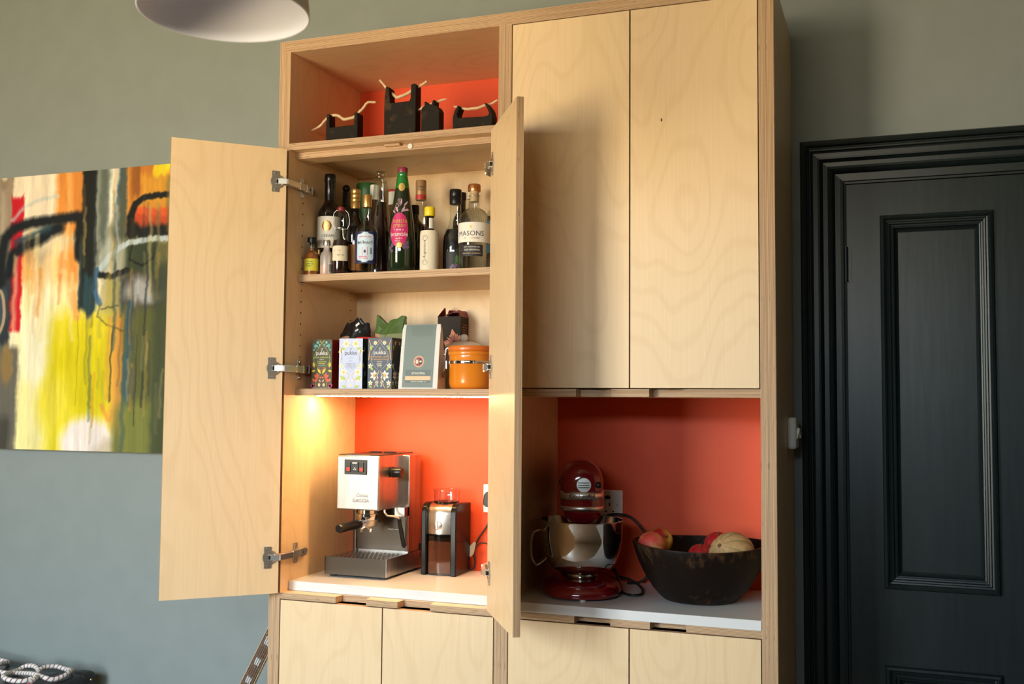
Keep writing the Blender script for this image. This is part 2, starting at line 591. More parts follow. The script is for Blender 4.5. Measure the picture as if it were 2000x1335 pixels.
# door leaf: stiles, rails, recessed panels with bolection mouldings
LY = WY + 0.006
mb = MB()
px = [(1.690, 1.984), (2.064, 2.358)]
pz = [(0.032, 1.076), (-0.80, -0.177)]
xs = [LEAF_X0, px[0][0] + 0.02, px[0][1] - 0.02, px[1][0] + 0.02, px[1][1] - 0.02, LEAF_X1]
for a, b in ((0, 1), (2, 3), (4, 5)):
    mb.box((xs[a], LY, FLOOR + 0.006), (xs[b], LY + 0.044, LEAF_TOP), 'dark_door_paint')
for (z0_, z1_) in ((pz[0][1] - 0.02, LEAF_TOP), (pz[1][1] - 0.02, pz[0][0] + 0.02), (FLOOR + 0.006, pz[1][0] + 0.02)):
    for a, b in ((1, 2), (3, 4)):
        mb.box((xs[a], LY + 0.0006, z0_), (xs[b], LY + 0.0434, z1_), 'dark_door_paint')
door = struct('door_1', mb)
for (a, b) in px:
    for (c, d) in pz:
        m2 = MB()
        m2.box((a + 0.02, LY + 0.014, c + 0.02), (b - 0.02, LY + 0.03, d - 0.02), 'dark_door_paint')
        m2.build('door_panel', door)
        m2 = MB()
        sweep(m2, a, b, c, d, [(0, 0), (0, 0.006), (0.003, 0.015), (0.009, 0.018), (0.014, 0.013), (0.015, 0.005), (0.019, 0.004), (0.022, 0.009), (0.026, 0.008), (0.028, 0.001),
                               (0.032, 0.0), (0.034, 0.004), (0.037, 0.003), (0.039, -0.005), (0.043, -0.010), (0.048, -0.0139)], LY, 'dark_door_paint')
        m2.build('panel_moulding', door)
for zc in (0.94, -0.62):
    m2 = MB().cyl((LEAF_X0 - 0.002, LY - 0.007, zc - 0.05), (LEAF_X0 - 0.002, LY - 0.007, zc + 0.05), 0.006, 'dark_door_paint', 12)
    for k in range(4):
        m2.cyl((LEAF_X0 - 0.002, LY - 0.007, zc - 0.048 + 0.03 * k), (LEAF_X0 - 0.002, LY - 0.007, zc - 0.046 + 0.03 * k), 0.0068, 'dark_door_paint', 12)
    m2.box((LEAF_X0 + 0.002, LY - 0.003, zc - 0.05), (LEAF_X0 + 0.012, LY + 0.0, zc + 0.05), 'dark_door_paint')
    m2.build('door_hinge', door)
mb = MB()
mb.box((RX0, WY - 0.018, FLOOR), (-0.002, WY, FLOOR + 0.15), 'dark_door_paint')
mb.box((AX1 + 0.002, WY - 0.018, FLOOR), (RX1, WY, FLOOR + 0.15), 'dark_door_paint')
struct('baseboard_back', mb)

# ------------------------------------------------------------------ the plywood cabinet
W, TL, DX0, DX1, TR = 1.45, 0.0371, 0.7063, 0.7443, 1.4119
ZT, ZN, ZS1T, ZS1B, ZMT, ZMB, ZBT, ZBB = 1.6178, 1.5832, 1.3052, 1.2857, 0.5762, 0.5560, -0.0174, -0.0347
BY = 0.432           # front of the back panels
CB = FLOOR
cab = thing('plywood_cabinet', 'tall birch plywood cabinet with open doors on the left and red niches', 'cabinet', (W / 2, 0.2, CB))
for a, b, inner in ((0, TL, 1), (TR, W, 0)):
    mid = (a + b) / 2
    mb = MB()
    o_, i_ = ((a, mid), (mid, b)) if inner else ((mid, b), (a, mid))
    mb.ply((o_[0], 0, CB), (o_[1], WY, ZT), 0, 2)
    mb.ply((i_[0] + (0.0003 if inner else 0), 0, CB), (i_[1] - (0 if inner else 0.0003), WY, ZN), 0, 2)
    mb.build('side_panel', cab)
mb = MB()
mid = (DX0 + DX1) / 2
mb.ply((DX0, 0, CB), (mid - 0.0003, WY, ZN), 0, 2).ply((mid + 0.0003, 0, CB), (DX1, WY, ZN), 0, 2)
mb.build('divider', cab)
mb = MB()
zmid = (ZT + ZN) / 2
mb.ply((TL / 2 + 0.0002, 0, zmid + 0.0002), (TR + 0.019, WY, ZT), 2, 0).ply((TL / 2 + 0.0002, 0.0, ZN), (TR + 0.019, WY, zmid - 0.0002), 2, 0)
mb.build('top_panel', cab)
# back panels
tag(MB().ply((TL, BY, ZMT), (DX0, BY + 0.012, ZS1B), 1, 2).build('back_panel', cab), 'pale birch back panel behind bottles and tea')
mat_red = 'red_panel_paint'
for x0, x1, z0_, z1_, lb in ((TL, DX0, ZS1T, ZN, 'red painted back of the top niche'), (TL, DX0, ZBT, ZMB, 'red painted back behind the coffee machine'), (DX1, TR, ZBT, ZMB, 'red painted back behind the mixer')):
    tag(MB().box((x0, BY, z0_), (x1, BY + 0.012, z1_), mat_red).build('back_panel', cab), lb)
MB().ply((DX1, BY, ZMT), (TR, BY + 0.012, ZN), 1, 2).build('back_panel', cab)
# fixed boards
def notched(x0, x1, notches, d=0.034, y1=BY):
    pts = [(x0, 0)]
    for a, b in notches:
        pts += [(a, 0), (a + 0.004, d), (b - 0.004, d), (b, 0)]
    return pts + [(x1, 0), (x1, y1), (x0, y1)]
MB().ply((TL, 0, ZS1B), (DX0, BY, ZS1T), 2, 0).build('niche_shelf', cab)
MB().poly_ply(notched(DX1, TR, ((0.933, 1.030), (1.130, 1.219))), ZMB, ZMT).build('niche_shelf', cab)
MB().poly_ply(notched(TL, DX0, ((0.221, 0.319), (0.417, 0.517))), ZBB, ZBT).build('counter_board', cab)
MB().poly_ply(notched(DX1, TR, ((0.931, 1.028), (1.132, 1.225))), ZBB, ZBT).build('counter_board', cab)
for z0_, z1_ in ((0.8985, 0.919), (ZMB, ZMT)):
    MB().ply((TL + 0.001, 0.062, z0_), (DX0 - 0.001, BY, z1_), 2, 0).build('shelf', cab)
for x0, x1 in ((TL, DX0), (DX1, TR)):
    MB().ply((x0, 0.02, CB + 0.10), (x1, BY, CB + 0.118), 2, 0).build('bottom_board', cab)
    MB().ply((x0, 0.05, CB), (x1, 0.068, CB + 0.0995), 1, 0).build('plinth', cab)
    MB().box((x0, BY, CB + 0.118), (x1, BY + 0.006, ZBB), 'gap_dark').build('lower_back', cab)
# door stop under the niche, its block and the white push catch
MB().ply((TL + 0.001, 0.037, 1.2665), (DX0 - 0.001, 0.10, ZS1B - 0.0003), 2, 0).build('stop_rail', cab)
MB().ply((0.343, 0.022, 1.2790), (0.392, 0.0369, ZS1B - 0.0006), 2, 0).build('stop_block', cab)
mb = MB()
mb.M = Matrix.Translation((0.421, 0.0369, 1.2755)) @ Matrix.Rotation(math.radians(90), 4, 'X')
mb.lathe([(0.0075, 0), (0.0075, 0.004), (0.0065, 0.005)], mt='white_plastic', seg=20)
mb.lathe([(0.0013, 0.0051), (0.0013, 0.0054)], (-0.0028, 0, 0), 8, 'gap_dark').lathe([(0.0013, 0.0051), (0.0013, 0.0054)], (0.0028, 0, 0), 8, 'gap_dark')
mb.build('door_catch', cab)
mb = MB()
for yc in (0.083, 0.388):
    for k in range(19):
        z = 0.605 + 0.0335 * k
        if abs(z - 0.91) < 0.02 or z > 1.25:
            continue
        mb.M = Matrix.Translation((TL, yc, z)) @ Matrix.Rotation(math.radians(90), 4, 'Y')
        mb.lathe([(0.0026, 0.0), (0.0026, 0.0005)], mt='gap_dark', seg=8)
tag(mb.build('pin_holes', cab), kind='stuff')
for yc in (0.083, 0.388):
    MB().cyl((TL, yc, 0.8945), (TL + 0.012, yc, 0.8945), 0.0035, 'nickel', 10).build('shelf_pin', cab)
    MB().cyl((DX0, yc, 0.8945), (DX0 - 0.012, yc, 0.8945), 0.0035, 'nickel', 10).build('shelf_pin', cab)
tag(MB().box((0.058, 0.150, 0.5535), (0.690, 0.168, 0.5558), 'led_warm').build('light_strip', cab), 'glowing warm strip light under the shelf')

# doors ------------------------------------------------------------
TH = 0.018
def closed_door(x0, x1, z0_, z1_):
    return MB().ply((x0, 0.0, z0_), (x1, TH, z1_), 1, 2).build('door', cab)
G = 0.0030
KNOT = (1.163, 1.278)
closed_door(DX1 + G, 1.0764, ZMT + G, ZN - G)
kd = closed_door(1.0803, TR - G, ZMT + G, ZN - G)
mat('wood_knot', (0.05, 0.025, 0.012, 1), 0.7)
m_ = MB(); m_.ellipse(0, 0, 0.0022, 0.0045, plane_map((KNOT[0], -0.0004, KNOT[1]), (1, 0, 0), (0, 0, 1)), 'wood_knot', 8); m_.build('wood_knot', kd)
for x0, xm_, x1 in ((TL, 0.3710, DX0), (DX1, 1.0780, TR)):
    closed_door(x0 + G, xm_ - 0.0018, CB + 0.104, ZBB - G)
    closed_door(xm_ + 0.0018, x1 - G, CB + 0.104, ZBB - G)

def hinge_mesh(P, d, n, zc, side_x, sgn):
    """clip-top cup hinge: cup plate on the door's inside face, double-jointed arm, mounting plate on the carcass side"""
    mb = MB()
    P = Vector((P[0], P[1], 0)); d = Vector((d[0], d[1], 0)); n = Vector((n[0], n[1], 0)); z = Vector((0, 0, 1))
    def fr(o):
        m = Matrix((d, n, z)).transposed().to_4x4(); m.translation = o; return m
    # in door frame: x along the door from the hinge edge, y out of the inside face
    mb.M = fr(P + z * zc)
    mb.box((0.0220, 0.0002, -0.031), (0.0420, 0.0026, 0.031), 'nickel')
    mb.M = fr(P + z * zc) @ Matrix.Translation((0.0265, 0, 0)) @ Matrix.Rotation(math.radians(-90), 4, 'X')
    mb.lathe([(0.0200, 0.0004), (0.0200, 0.0030), (0.0165, 0.0032), (0.0160, 0.0014), (0.0005, 0.0010)], mt='nickel', seg=24)
    for s in (-1, 1):
        mb.lathe([(0.0036, 0.0022), (0.0034, 0.0034), (0.0005, 0.0040)], (0.006, -0.0245 * s, 0), 12, 'nickel_bright')
    mb.M = fr(P + z * zc)
    mb.box((0.014, 0.001, -0.0075), (0.030, 0.0075, -0.0055), 'nickel').box((0.014, 0.001, 0.0055), (0.030, 0.0075, 0.0075), 'nickel')
    mb.box((0.022, 0.003, -0.0055), (0.029, 0.006, 0.0055), 'gap_dark')
    # arm: from the cup across the front edge and along the carcass side
    A = P + d * 0.024 + n * 0.006
    B = P + d * 0.001 + n * 0.0125
    off_ = 0.0155 if sgn > 0 else 0.040
    Cc = Vector((side_x + sgn * off_, 0.036 if sgn > 0 else 0.018, 0))
    Dd = Vector((side_x + sgn * (off_ - 0.002), 0.074, 0))
    E_ = Vector((side_x + sgn * 0.0085, 0.112, 0))
    def bar(p, q, h, t, mt, lift=0.0):
        ax = (q - p); L = ax.length; ax.normalize()
        nn = z.cross(ax)
        m = Matrix((ax, nn, z)).transposed().to_4x4(); m.translation = p + z * (zc + lift)
        mb.M = m
        mb.box((0, -t / 2, -h / 2), (L, t / 2, h / 2), mt)
    bar(A, B, 0.0155, 0.007, 'nickel_bright')
    bar(A + (B - A) * 0.45, Cc, 0.0205, 0.0045, 'nickel')
    bar(B, Cc, 0.0155, 0.0095, 'nickel_bright')
    bar(Cc, Dd, 0.0205, 0.011, 'nickel')
    bar(Dd, E_, 0.0225, 0.0135, 'nickel')
    bar(Dd + (E_ - Dd) * 0.50, Dd + (E_ - Dd) * 0.66, 0.007, 0.0142, 'gap_dark')
    bar(E_, E_ + (E_ - Dd).normalized() * 0.004, 0.0245, 0.015, 'nickel_bright')
    bar(E_ + (E_ - Dd).normalized() * 0.004, E_ + (E_ - Dd).normalized() * 0.020, 0.0125, 0.007, 'nickel')
    mb.M = Matrix.Translation((side_x, 0, zc))
    a, b = sorted((sgn * 0.0002, sgn * 0.005))
    mb.box((a, 0.066, -0.0295), (b, 0.082, 0.0295), 'nickel')
    mb.box((a, 0.060, -0.008), (b, 0.130, 0.008), 'nickel')
    for s in (-1, 1):
        mb.M = Matrix.Translation((side_x + sgn * 0.005, 0.074, zc + s * 0.0235)) @ Matrix.Rotation(math.radians(90 * sgn), 4, 'Y')
        mb.lathe([(0.0034, 0), (0.003, 0.0012), (0.0004, 0.0016)], mt='nickel_bright', seg=10)
    mb.M = None
    return mb

def open_door(P, d, n, wd, side_x, sgn, label):
    z0_, z1_ = ZBT + 0.002, ZS1B - 0.002
    mb = MB()
    d3 = Vector((d[0], d[1], 0)); n3 = Vector((n[0], n[1], 0))
    m = Matrix((d3, n3, Vector((0, 0, 1)))).transposed().to_4x4()
    m.translation = Vector((P[0], P[1], 0))
    mb.M = m
    mb.ply((0, -TH, z0_), (wd, 0, z1_), 1, 2)
    mb.M = None
    o = tag(mb.build('door', cab), label)
    for zc in (1.184, 0.634, 0.088):
        tag(hinge_mesh(P, d, n, zc, side_x, sgn).build('hinge', o, sharp=30), 'nickel concealed hinge')
aL, aR = 2.3733, 2.1377
open_door((0.0436, -0.0214), (math.cos(aL), -math.sin(aL)), (math.sin(aL), math.cos(aL)), 0.3268, TL, 1, 'tall door swung open to the left')
open_door((0.6956, -0.0259), (-math.cos(aR), -math.sin(aR)), (-math.sin(aR), math.cos(aR)), 0.3268, DX0, -1, 'tall door swung open against the closed doors')

# worktops
tag(MB().box((TL + 0.0005, 0.0435, ZBT + 0.0002), (DX0 - 0.0005, BY - 0.0005, 0.0100), 'white_worktop').build('worktop', bevel=0.0015, loc=((TL + DX0) / 2, 0.24, ZBT + 0.0002)), 'white worktop slab under the espresso machine and grinder', 'worktop', 'white worktops')
tag(MB().box((DX1 + 0.0005, 0.0015, ZBT + 0.0002), (TR - 0.0015, BY - 0.0005, 0.0085), 'white_worktop').build('worktop', bevel=0.0015, loc=((DX1 + TR) / 2, 0.22, ZBT + 0.0002)), 'white worktop slab under the stand mixer and wooden bowl', 'worktop', 'white worktops')
struct('doorway_leak_block', MB().box((LEAF_X0 - 0.2, WY + 0.151, FLOOR), (LEAF_X1 + 0.2, WY + 0.17, LEAF_TOP + 0.2), 'wall_paint'))  # unseen sheet added behind the doorway to stop light leaking round the leaf
# ------------------------------------------------------------------ things on the bottle shelf
thin_glass('clear_glass', (0.93, 0.95, 0.93, 1), 0.10)
thin_glass('frosted_glass', (0.95, 0.86, 0.82, 1), 0.08, 0.3, 0.35)
thin_glass('smoky_plastic', (0.72, 0.60, 0.53, 1), 0.12, 0.08)
thin_glass('hopper_plastic', (0.86, 0.80, 0.78, 1), 0.16, 0.05)
mat('dark_glass', (0.006, 0.004, 0.004, 1), 0.07, coat=0.6)
mat('wine_black', (0.008, 0.006, 0.008, 1), 0.22)
mat('green_glass_lit', (0.012, 0.17, 0.030, 1), 0.06, coat=0.5)
mat('green_glass_full', (0.010, 0.020, 0.008, 1), 0.07, coat=0.5)
mat('amber_liquid', (0.30, 0.085, 0.014, 1), 0.12, coat=0.5)
mat('dark_liquid', (0.020, 0.006, 0.006, 1), 0.1, coat=0.5)
mat('pink_liquid', (0.62, 0.26, 0.17, 1), 0.35)
mat('gold_foil', (0.66, 0.40, 0.13, 1), 0.3, 0.85)
mat('gold_print', (0.62, 0.42, 0.12, 1), 0.4, 0.5)
mat('copper_cap', (0.62, 0.25, 0.09, 1), 0.25, 0.9)
mat('paper_white', (0.74, 0.70, 0.64, 1), 0.6)
mat('paper_cream', (0.72, 0.62, 0.45, 1), 0.65)
mat('paper_bitters', (0.70, 0.63, 0.50, 1), 0.7)
mat('ink_black', (0.015, 0.014, 0.016, 1), 0.6)
mat('ink_grey', (0.22, 0.20, 0.19, 1), 0.6)
mat('ink_pink', (0.70, 0.12, 0.22, 1), 0.6)
mat('label_yellow', (0.62, 0.55, 0.035, 1), 0.55)
mat('cap_yellow', (0.76, 0.58, 0.012, 1), 0.4)
mat('cap_magenta', (0.23, 0.025, 0.065, 1), 0.4)
mat('label_magenta', (0.52, 0.016, 0.13, 1), 0.5)
mat('print_lilac', (0.52, 0.30, 0.40, 1), 0.5)
mat('print_violet', (0.13, 0.07, 0.15, 1), 0.5)
mat('label_navy', (0.016, 0.020, 0.085, 1), 0.5)
mat('label_ice', (0.52, 0.64, 0.76, 1), 0.5)
mat('label_orange', (0.60, 0.22, 0.05, 1), 0.5)
mat('label_blue', (0.03, 0.25, 0.48, 1), 0.5)
mat('stopper_red', (0.20, 0.020, 0.022, 1), 0.45)
mat('cap_red', (0.48, 0.03, 0.03, 1), 0.45)
mat('cork_tan', (0.55, 0.36, 0.20, 1), 0.6)
mat('print_green', (0.05, 0.14, 0.03, 1), 0.5)
mat('tin_green', (0.02, 0.085, 0.02, 1), 0.4)
mat('foil_tan', (0.45, 0.27, 0.13, 1), 0.4, 0.4)

SH2 = 0.9192
CAM_AZ = math.radians(25)
BOTTLES = 'bottles on the upper shelf'
def bottle(name, label, x, y, body, bmat, cap=None, cmat=None, liquid=None, cat='bottle', seg=28):
    t = thing(name, label, cat, (x, y, SH2), group=BOTTLES)
    c = (x, y, SH2)
    MB().lathe(body, c, seg, bmat).build('bottle_glass', t)
    if liquid:
        prof, lm = liquid
        MB().lathe(prof, c, seg, lm).build('liquid', t)
    if cap:
        MB().lathe(cap, c, seg, cmat).build('cap', t)
    return t, c
def wrap(c, r, az, z0, z1, half, mt, parent, name='label', label=None, nu=14, mb=None):
    m = mb or MB()
    m.patch([(z0, -half, half), (z1, -half, half)], cyl_map(c, r, az), mt, nu)
    o = m.build(name, parent)
    return tag(o, label)
def letters(parent, items):
    m = MB()
    for tm, fn, mt in items:
        m.decal(tm, fn, mt)
    return m.build('lettering', parent)

def scribble(m, fn, u0, u1, v, h, mt, w=0.0007):
    """a line of writing too small to read"""
    n = max(3, int((u1 - u0) / (h * 0.55)))
    rnd = random.Random(int(v * 1e5) + n)
    for k in range(n):
        if rnd.random() < 0.14:
            continue
        a = u0 + (u1 - u0) * k / n; b = a + (u1 - u0) / n * 0.72
        y0, y1 = v + h * rnd.uniform(0, 0.15), v + h * rnd.uniform(0.7, 1.0)
        m.stroke([(a, y0), (a, y1), (b, y0 if rnd.random() < 0.5 else y1), (b, y1 if rnd.random() < 0.5 else y0)], w, fn, mt)
    return m

def shoulders(r, zs, rn, zn, ztop, base=0.004, n=6, belly=1.0):
    p = [(r * 0.9, 0), (r, base), (r, zs)]
    for i in range(1, n + 1):
        a = i / n
        k = 0.5 - 0.5 * math.cos(math.pi * a)
        p.append((r + (rn - r) * k, zs + (zn - zs) * a))
    return p + [(rn, ztop)]

# tall dark wine bottle with white label
t, c = bottle('wine_bottle', 'tall black wine bottle with white label, at the left of the shelf', 0.0765, 0.175, shoulders(0.0367, 0.200, 0.0150, 0.250, 0.29), 'dark_glass',
              [(0.0158, 0.232), (0.0162, 0.26), (0.0165, 0.300), (0.0178, 0.302), (0.0178, 0.322), (0.016, 0.327)], 'wine_black')
az = math.radians(24)
wrap(c, 0.0371, az, 0.092, 0.190, 0.046, 'paper_white', t)
m = MB(); fn = cyl_map(c, 0.0374, az - 0.12)
m.ellipse(0, 0.160, 0.0155, 0.0165, fn, 'copper_cap'); m.ellipse(0, 0.160, 0.0115, 0.0125, cyl_map(c, 0.0376, az - 0.12), 'gold_foil', 10)
m.decal(text('CR', 0.012), shift(cyl_map(c, 0.0378, az - 0.12), 0, 0.156), 'paper_white')
m.build('emblem', t)
letters(t, [(text('CREAM', 0.0125), shift(cyl_map(c, 0.0374, az - 0.05), 0, 0.125), 'ink_black')])

# little square-shouldered bottle with yellow label
t, c = bottle('miniature_bottle', 'small amber bottle with yellow label and black stopper', 0.0615, 0.100, [(0.021, 0), (0.0228, 0.003), (0.0228, 0.055), (0.021, 0.066), (0.015, 0.073), (0.0085, 0.077), (0.0085, 0.098)], 'clear_glass',
              [(0.0075, 0.094), (0.0075, 0.102), (0.0142, 0.1025), (0.0146, 0.106), (0.0142, 0.117), (0.012, 0.118)], 'black_plastic', ([(0.0216, 0.001), (0.0222, 0.004), (0.0222, 0.054), (0.0202, 0.065), (0.0142, 0.072), (0.0077, 0.0765), (0.0077, 0.086)], 'amber_liquid'))
wrap(c, 0.0232, CAM_AZ, 0.014, 0.051, 0.027, 'label_yellow', t)
m = MB(); f2 = cyl_map(c, 0.0234, CAM_AZ)
scribble(m, f2, -0.018, 0.006, 0.040, 0.004, 'print_green'); scribble(m, f2, -0.016, 0.008, 0.033, 0.003, 'print_green'); scribble(m, f2, -0.016, 0.002, 0.027, 0.003, 'print_green')
m.build('lettering', t)

# frosted miniature
t, c = bottle('miniature_bottle', 'small frosted pink bottle with barcode beside the yellow label', 0.110, 0.105, [(0.018, 0), (0.0195, 0.003), (0.0195, 0.058), (0.017, 0.068), (0.0105, 0.075), (0.0092, 0.080), (0.0092, 0.094)], 'frosted_glass',
              [(0.0105, 0.092), (0.011, 0.094), (0.011, 0.106), (0.010, 0.108)], 'nickel_bright', ([(0.0172, 0.001), (0.0188, 0.004), (0.0188, 0.030), (0.0188, 0.0305)], 'pink_liquid'))
m = MB(); fn = cyl_map(c, 0.0198, CAM_AZ + 0.75)
m.patch([(0.005, -0.0085, 0.0085), (0.036, -0.0085, 0.0085)], fn, 'paper_white', 8); m.build('label', t)
m = MB(); fn = cyl_map(c, 0.02, CAM_AZ + 0.75)
for k in range(13):
    v = 0.008 + 0.002 * k
    m.patch([(v, -0.006, 0.006), (v + 0.0008 + 0.0004 * (k % 3), -0.006, 0.006)], fn, 'ink_black', 5)
m.build('barcode', t)

# small amber bottle tucked behind
bottle('miniature_bottle', 'little amber bottle half hidden behind the yellow-label miniature', 0.0655, 0.1345, [(0.009, 0), (0.0098, 0.002), (0.0098, 0.045), (0.006, 0.054), (0.0045, 0.060), (0.0045, 0.068)], 'amber_liquid',
       [(0.006, 0.067), (0.006, 0.084), (0.005, 0.085)], 'gold_foil')

# swing-top bottle
prof = [(0.025, 0), (0.0273, 0.003), (0.0273, 0.060), (0.026, 0.085), (0.021, 0.118), (0.0150, 0.142), (0.0140, 0.148), (0.0195, 0.153), (0.0195, 0.175), (0.0175, 0.188), (0.0105, 0.196), (0.0105, 0.200)]
t, c = bottle('swing_top_bottle', 'swing-top bottle of dark liqueur with torn cream label and wire clasp', 0.148, 0.122, prof, 'clear_glass', [(0.009, 0.197), (0.0115, 0.200), (0.0118, 0.206), (0.0095, 0.2105), (0.001, 0.2115)], 'stopper_red',
              ([(0.0245, 0.001), (0.0266, 0.004), (0.0266, 0.060), (0.0252, 0.085), (0.0222, 0.1075), (0.0218, 0.108)], 'dark_liquid'))
m = MB(); fn = cyl_map(c, 0.0278, CAM_AZ)
rows = [(0.043, -0.022, 0.026), (0.046, -0.027, 0.027), (0.06, -0.026, 0.0265), (0.075, -0.027, 0.026), (0.086, -0.026, 0.027), (0.089, -0.018, 0.024)]
m.patch(rows, fn, 'paper_cream', 10); m.build('label', t)
m = MB(); f2 = cyl_map(c, 0.0281, CAM_AZ)
scribble(m, f2, -0.018, 0.004, 0.070, 0.008, 'ink_grey'); scribble(m, f2, -0.012, 0.014, 0.058, 0.006, 'ink_grey')
m.build('lettering', t)
m = MB()
dx, dy = math.cos(CAM_AZ), math.sin(CAM_AZ)
for s in (-1, 1):
    def q(a, z, o=0.0):
        return (c[0] + s * dx * a + dy * o, c[1] + s * dy * a - dx * o, c[2] + z)
    m.tube([q(0.006, 0.204), q(0.014, 0.200), q(0.021, 0.193), q(0.0250, 0.175), q(0.0255, 0.158), q(0.020, 0.146), q(0.016, 0.143)], 0.0011, 'nickel_bright', 6)
ring = [(c[0] + 0.0165 * math.cos(a), c[1] + 0.0165 * math.sin(a), c[2] + 0.144) for a in [2 * math.pi * k / 20 for k in range(20)]]
m.tube(ring, 0.0011, 'nickel_bright', 6, closed=True)
m.build('wire_clasp', t)

# gold-capped dark bottle
t, c = bottle('liqueur_bottle', 'slim dark bottle with ridged gold cap and orange label', 0.166, 0.178, shoulders(0.0262, 0.155, 0.0125, 0.205, 0.23), 'dark_glass',
              [(0.0148, 0.214), (0.0148, 0.234), (0.0140, 0.235), (0.0148, 0.236), (0.0148, 0.246), (0.0140, 0.247), (0.0148, 0.248), (0.0148, 0.260), (0.0140, 0.261), (0.0148, 0.262), (0.0148, 0.272), (0.0135, 0.275)], 'gold_foil')
wrap(c, 0.0266, CAM_AZ, 0.020, 0.100, 0.030, 'label_orange', t)

# clear bottle with blue label
t, c = bottle('spirit_bottle', 'clear spirit bottle with navy and pale blue label and gold cap', 0.239, 0.118, shoulders(0.0335, 0.130, 0.0120, 0.168, 0.21), 'clear_glass',
              [(0.0142, 0.203), (0.0148, 0.206), (0.0148, 0.238), (0.0135, 0.241)], 'gold_foil')
az = CAM_AZ - 0.10
wrap(c, 0.0339, az, 0.030, 0.126, 0.042, 'label_navy', t)
m = MB(); fn = cyl_map(c, 0.0342, az)
rows = []
for i in range(15):
    v = 0.034 + 0.090 * i / 14
    k = abs(2 * i / 14 - 1)
    w = 0.027 if k < 0.72 else 0.0275 * math.sqrt(max(0.06, 1 - ((k - 0.72) / 0.29) ** 2))
    rows.append((v, -w, w))
m.patch(rows, fn, 'label_ice', 10)
m.build('label', t)
m = MB(); f2 = cyl_map(c, 0.0345, az)
scribble(m, f2, -0.024, 0.024, 0.088, 0.0095, 'ink_black', 0.0012); scribble(m, f2, -0.018, 0.018, 0.108, 0.004, 'ink_pink')
m.stroke([(-0.008, 0.056), (0.008, 0.056), (0.008, 0.078), (-0.008, 0.078), (-0.008, 0.056)], 0.0014, f2, 'ink_pink')
m.ellipse(0, 0.066, 0.0035, 0.0048, f2, 'label_navy', 6)
scribble(m, f2, -0.020, 0.012, 0.049, 0.003, 'ink_pink'); scribble(m, f2, -0.018, 0.010, 0.044, 0.003, 'ink_pink')
for k in range(6):
    m.patch([(0.058 + 0.0033 * k, 0.016, 0.022), (0.060 + 0.0033 * k, 0.016, 0.022)], f2, 'ink_black', 3)
m.build('lettering', t)

# tall clear decanter, dark inside, moulded glass top
t, c = bottle('decanter_bottle', 'tall clear bottle with moulded glass neck and dark red contents', 0.243, 0.195, [(0.034, 0), (0.0377, 0.004), (0.0377, 0.105), (0.036, 0.135), (0.030, 0.185), (0.0225, 0.235), (0.0205, 0.262), (0.0205, 0.285), (0.0172, 0.298), (0.014, 0.306), (0.0145, 0.312), (0.0185, 0.318), (0.0185, 0.324), (0.016, 0.328)], 'clear_glass',
              None, None, ([(0.033, 0.001), (0.037, 0.005), (0.037, 0.105), (0.0353, 0.135), (0.0293, 0.185), (0.0225, 0.231), (0.021, 0.2315)], 'dark_liquid'))
m = MB()
for k in range(10):
    a = 2 * math.pi * k / 10
    m.tube([(c[0] + r * math.cos(a), c[1] + r * math.sin(a), c[2] + z) for r, z in ((0.0215, 0.246), (0.0218, 0.270), (0.020, 0.288), (0.0165, 0.299))], 0.0028, 'clear_glass', 6)
m.build('moulded_ribs', t)

# green cordial bottle
AZG = math.radians(12)
rgs = [(0.038, 0.0), (0.0412, 0.004), (0.0412, 0.085), (0.0385, 0.125), (0.0325, 0.175), (0.0255, 0.225)]
t, c = bottle('cordial_bottle', 'tall tapering green cordial bottle with magenta label and cap', 0.354, 0.122, rgs + [(0.0212, 0.2525)], 'green_glass_full', [(0.0150, 0.301), (0.0155, 0.303), (0.0155, 0.314), (0.014, 0.3165)], 'cap_magenta')
MB().lathe([(0.0212, 0.2525), (0.0168, 0.284), (0.0150, 0.292), (0.0158, 0.294), (0.0158, 0.2975), (0.0146, 0.299), (0.0146, 0.302)], c, 28, 'green_glass_lit').build('bottle_neck', t)
def cone_map(c, prof, az, off=0.0005):
    zs = [p[1] for p in prof]; rs = [p[0] for p in prof]
    def fn(u, v):
        r = float(np.interp(v, zs, rs)) + off
        return Vector((c[0] + r * math.sin(az + u / r), c[1] - r * math.cos(az + u / r), c[2] + v))
    return fn
full = rgs + [(0.0212, 0.2525), (0.0168, 0.284)]
fn = cone_map(c, full, AZG)
MB().ellipse(0, 0.125, 0.029, 0.052, fn, 'label_magenta', 18).build('label', t)
m = MB(); f2 = cone_map(c, full, AZG, 0.0009)
m.decal(text('bottle', 0.019), shift(f2, 0.002, 0.146), 'gold_print'); m.decal(text('green', 0.019), shift(f2, 0.002, 0.133), 'gold_print')
m.decal(text('bramble', 0.0175), shift(f2, 0.001, 0.106), 'paper_white')
scribble(m, f2, -0.014, 0.018, 0.1225, 0.004, 'paper_white'); scribble(m, f2, -0.010, 0.013, 0.0965, 0.004, 'paper_white'); scribble(m, f2, -0.009, 0.011, 0.0895, 0.004, 'paper_white')
m.ellipse(0.004, 0.079, 0.0085, 0.0085, cone_map(c, full, AZG, 0.0013), 'gold_print', 8)
m.ellipse(0.002, 0.255, 0.0098, 0.0125, cone_map(c, full, CAM_AZ - 0.15, 0.0013), 'gold_print', 10)
m.build('lettering', t)
m = MB()
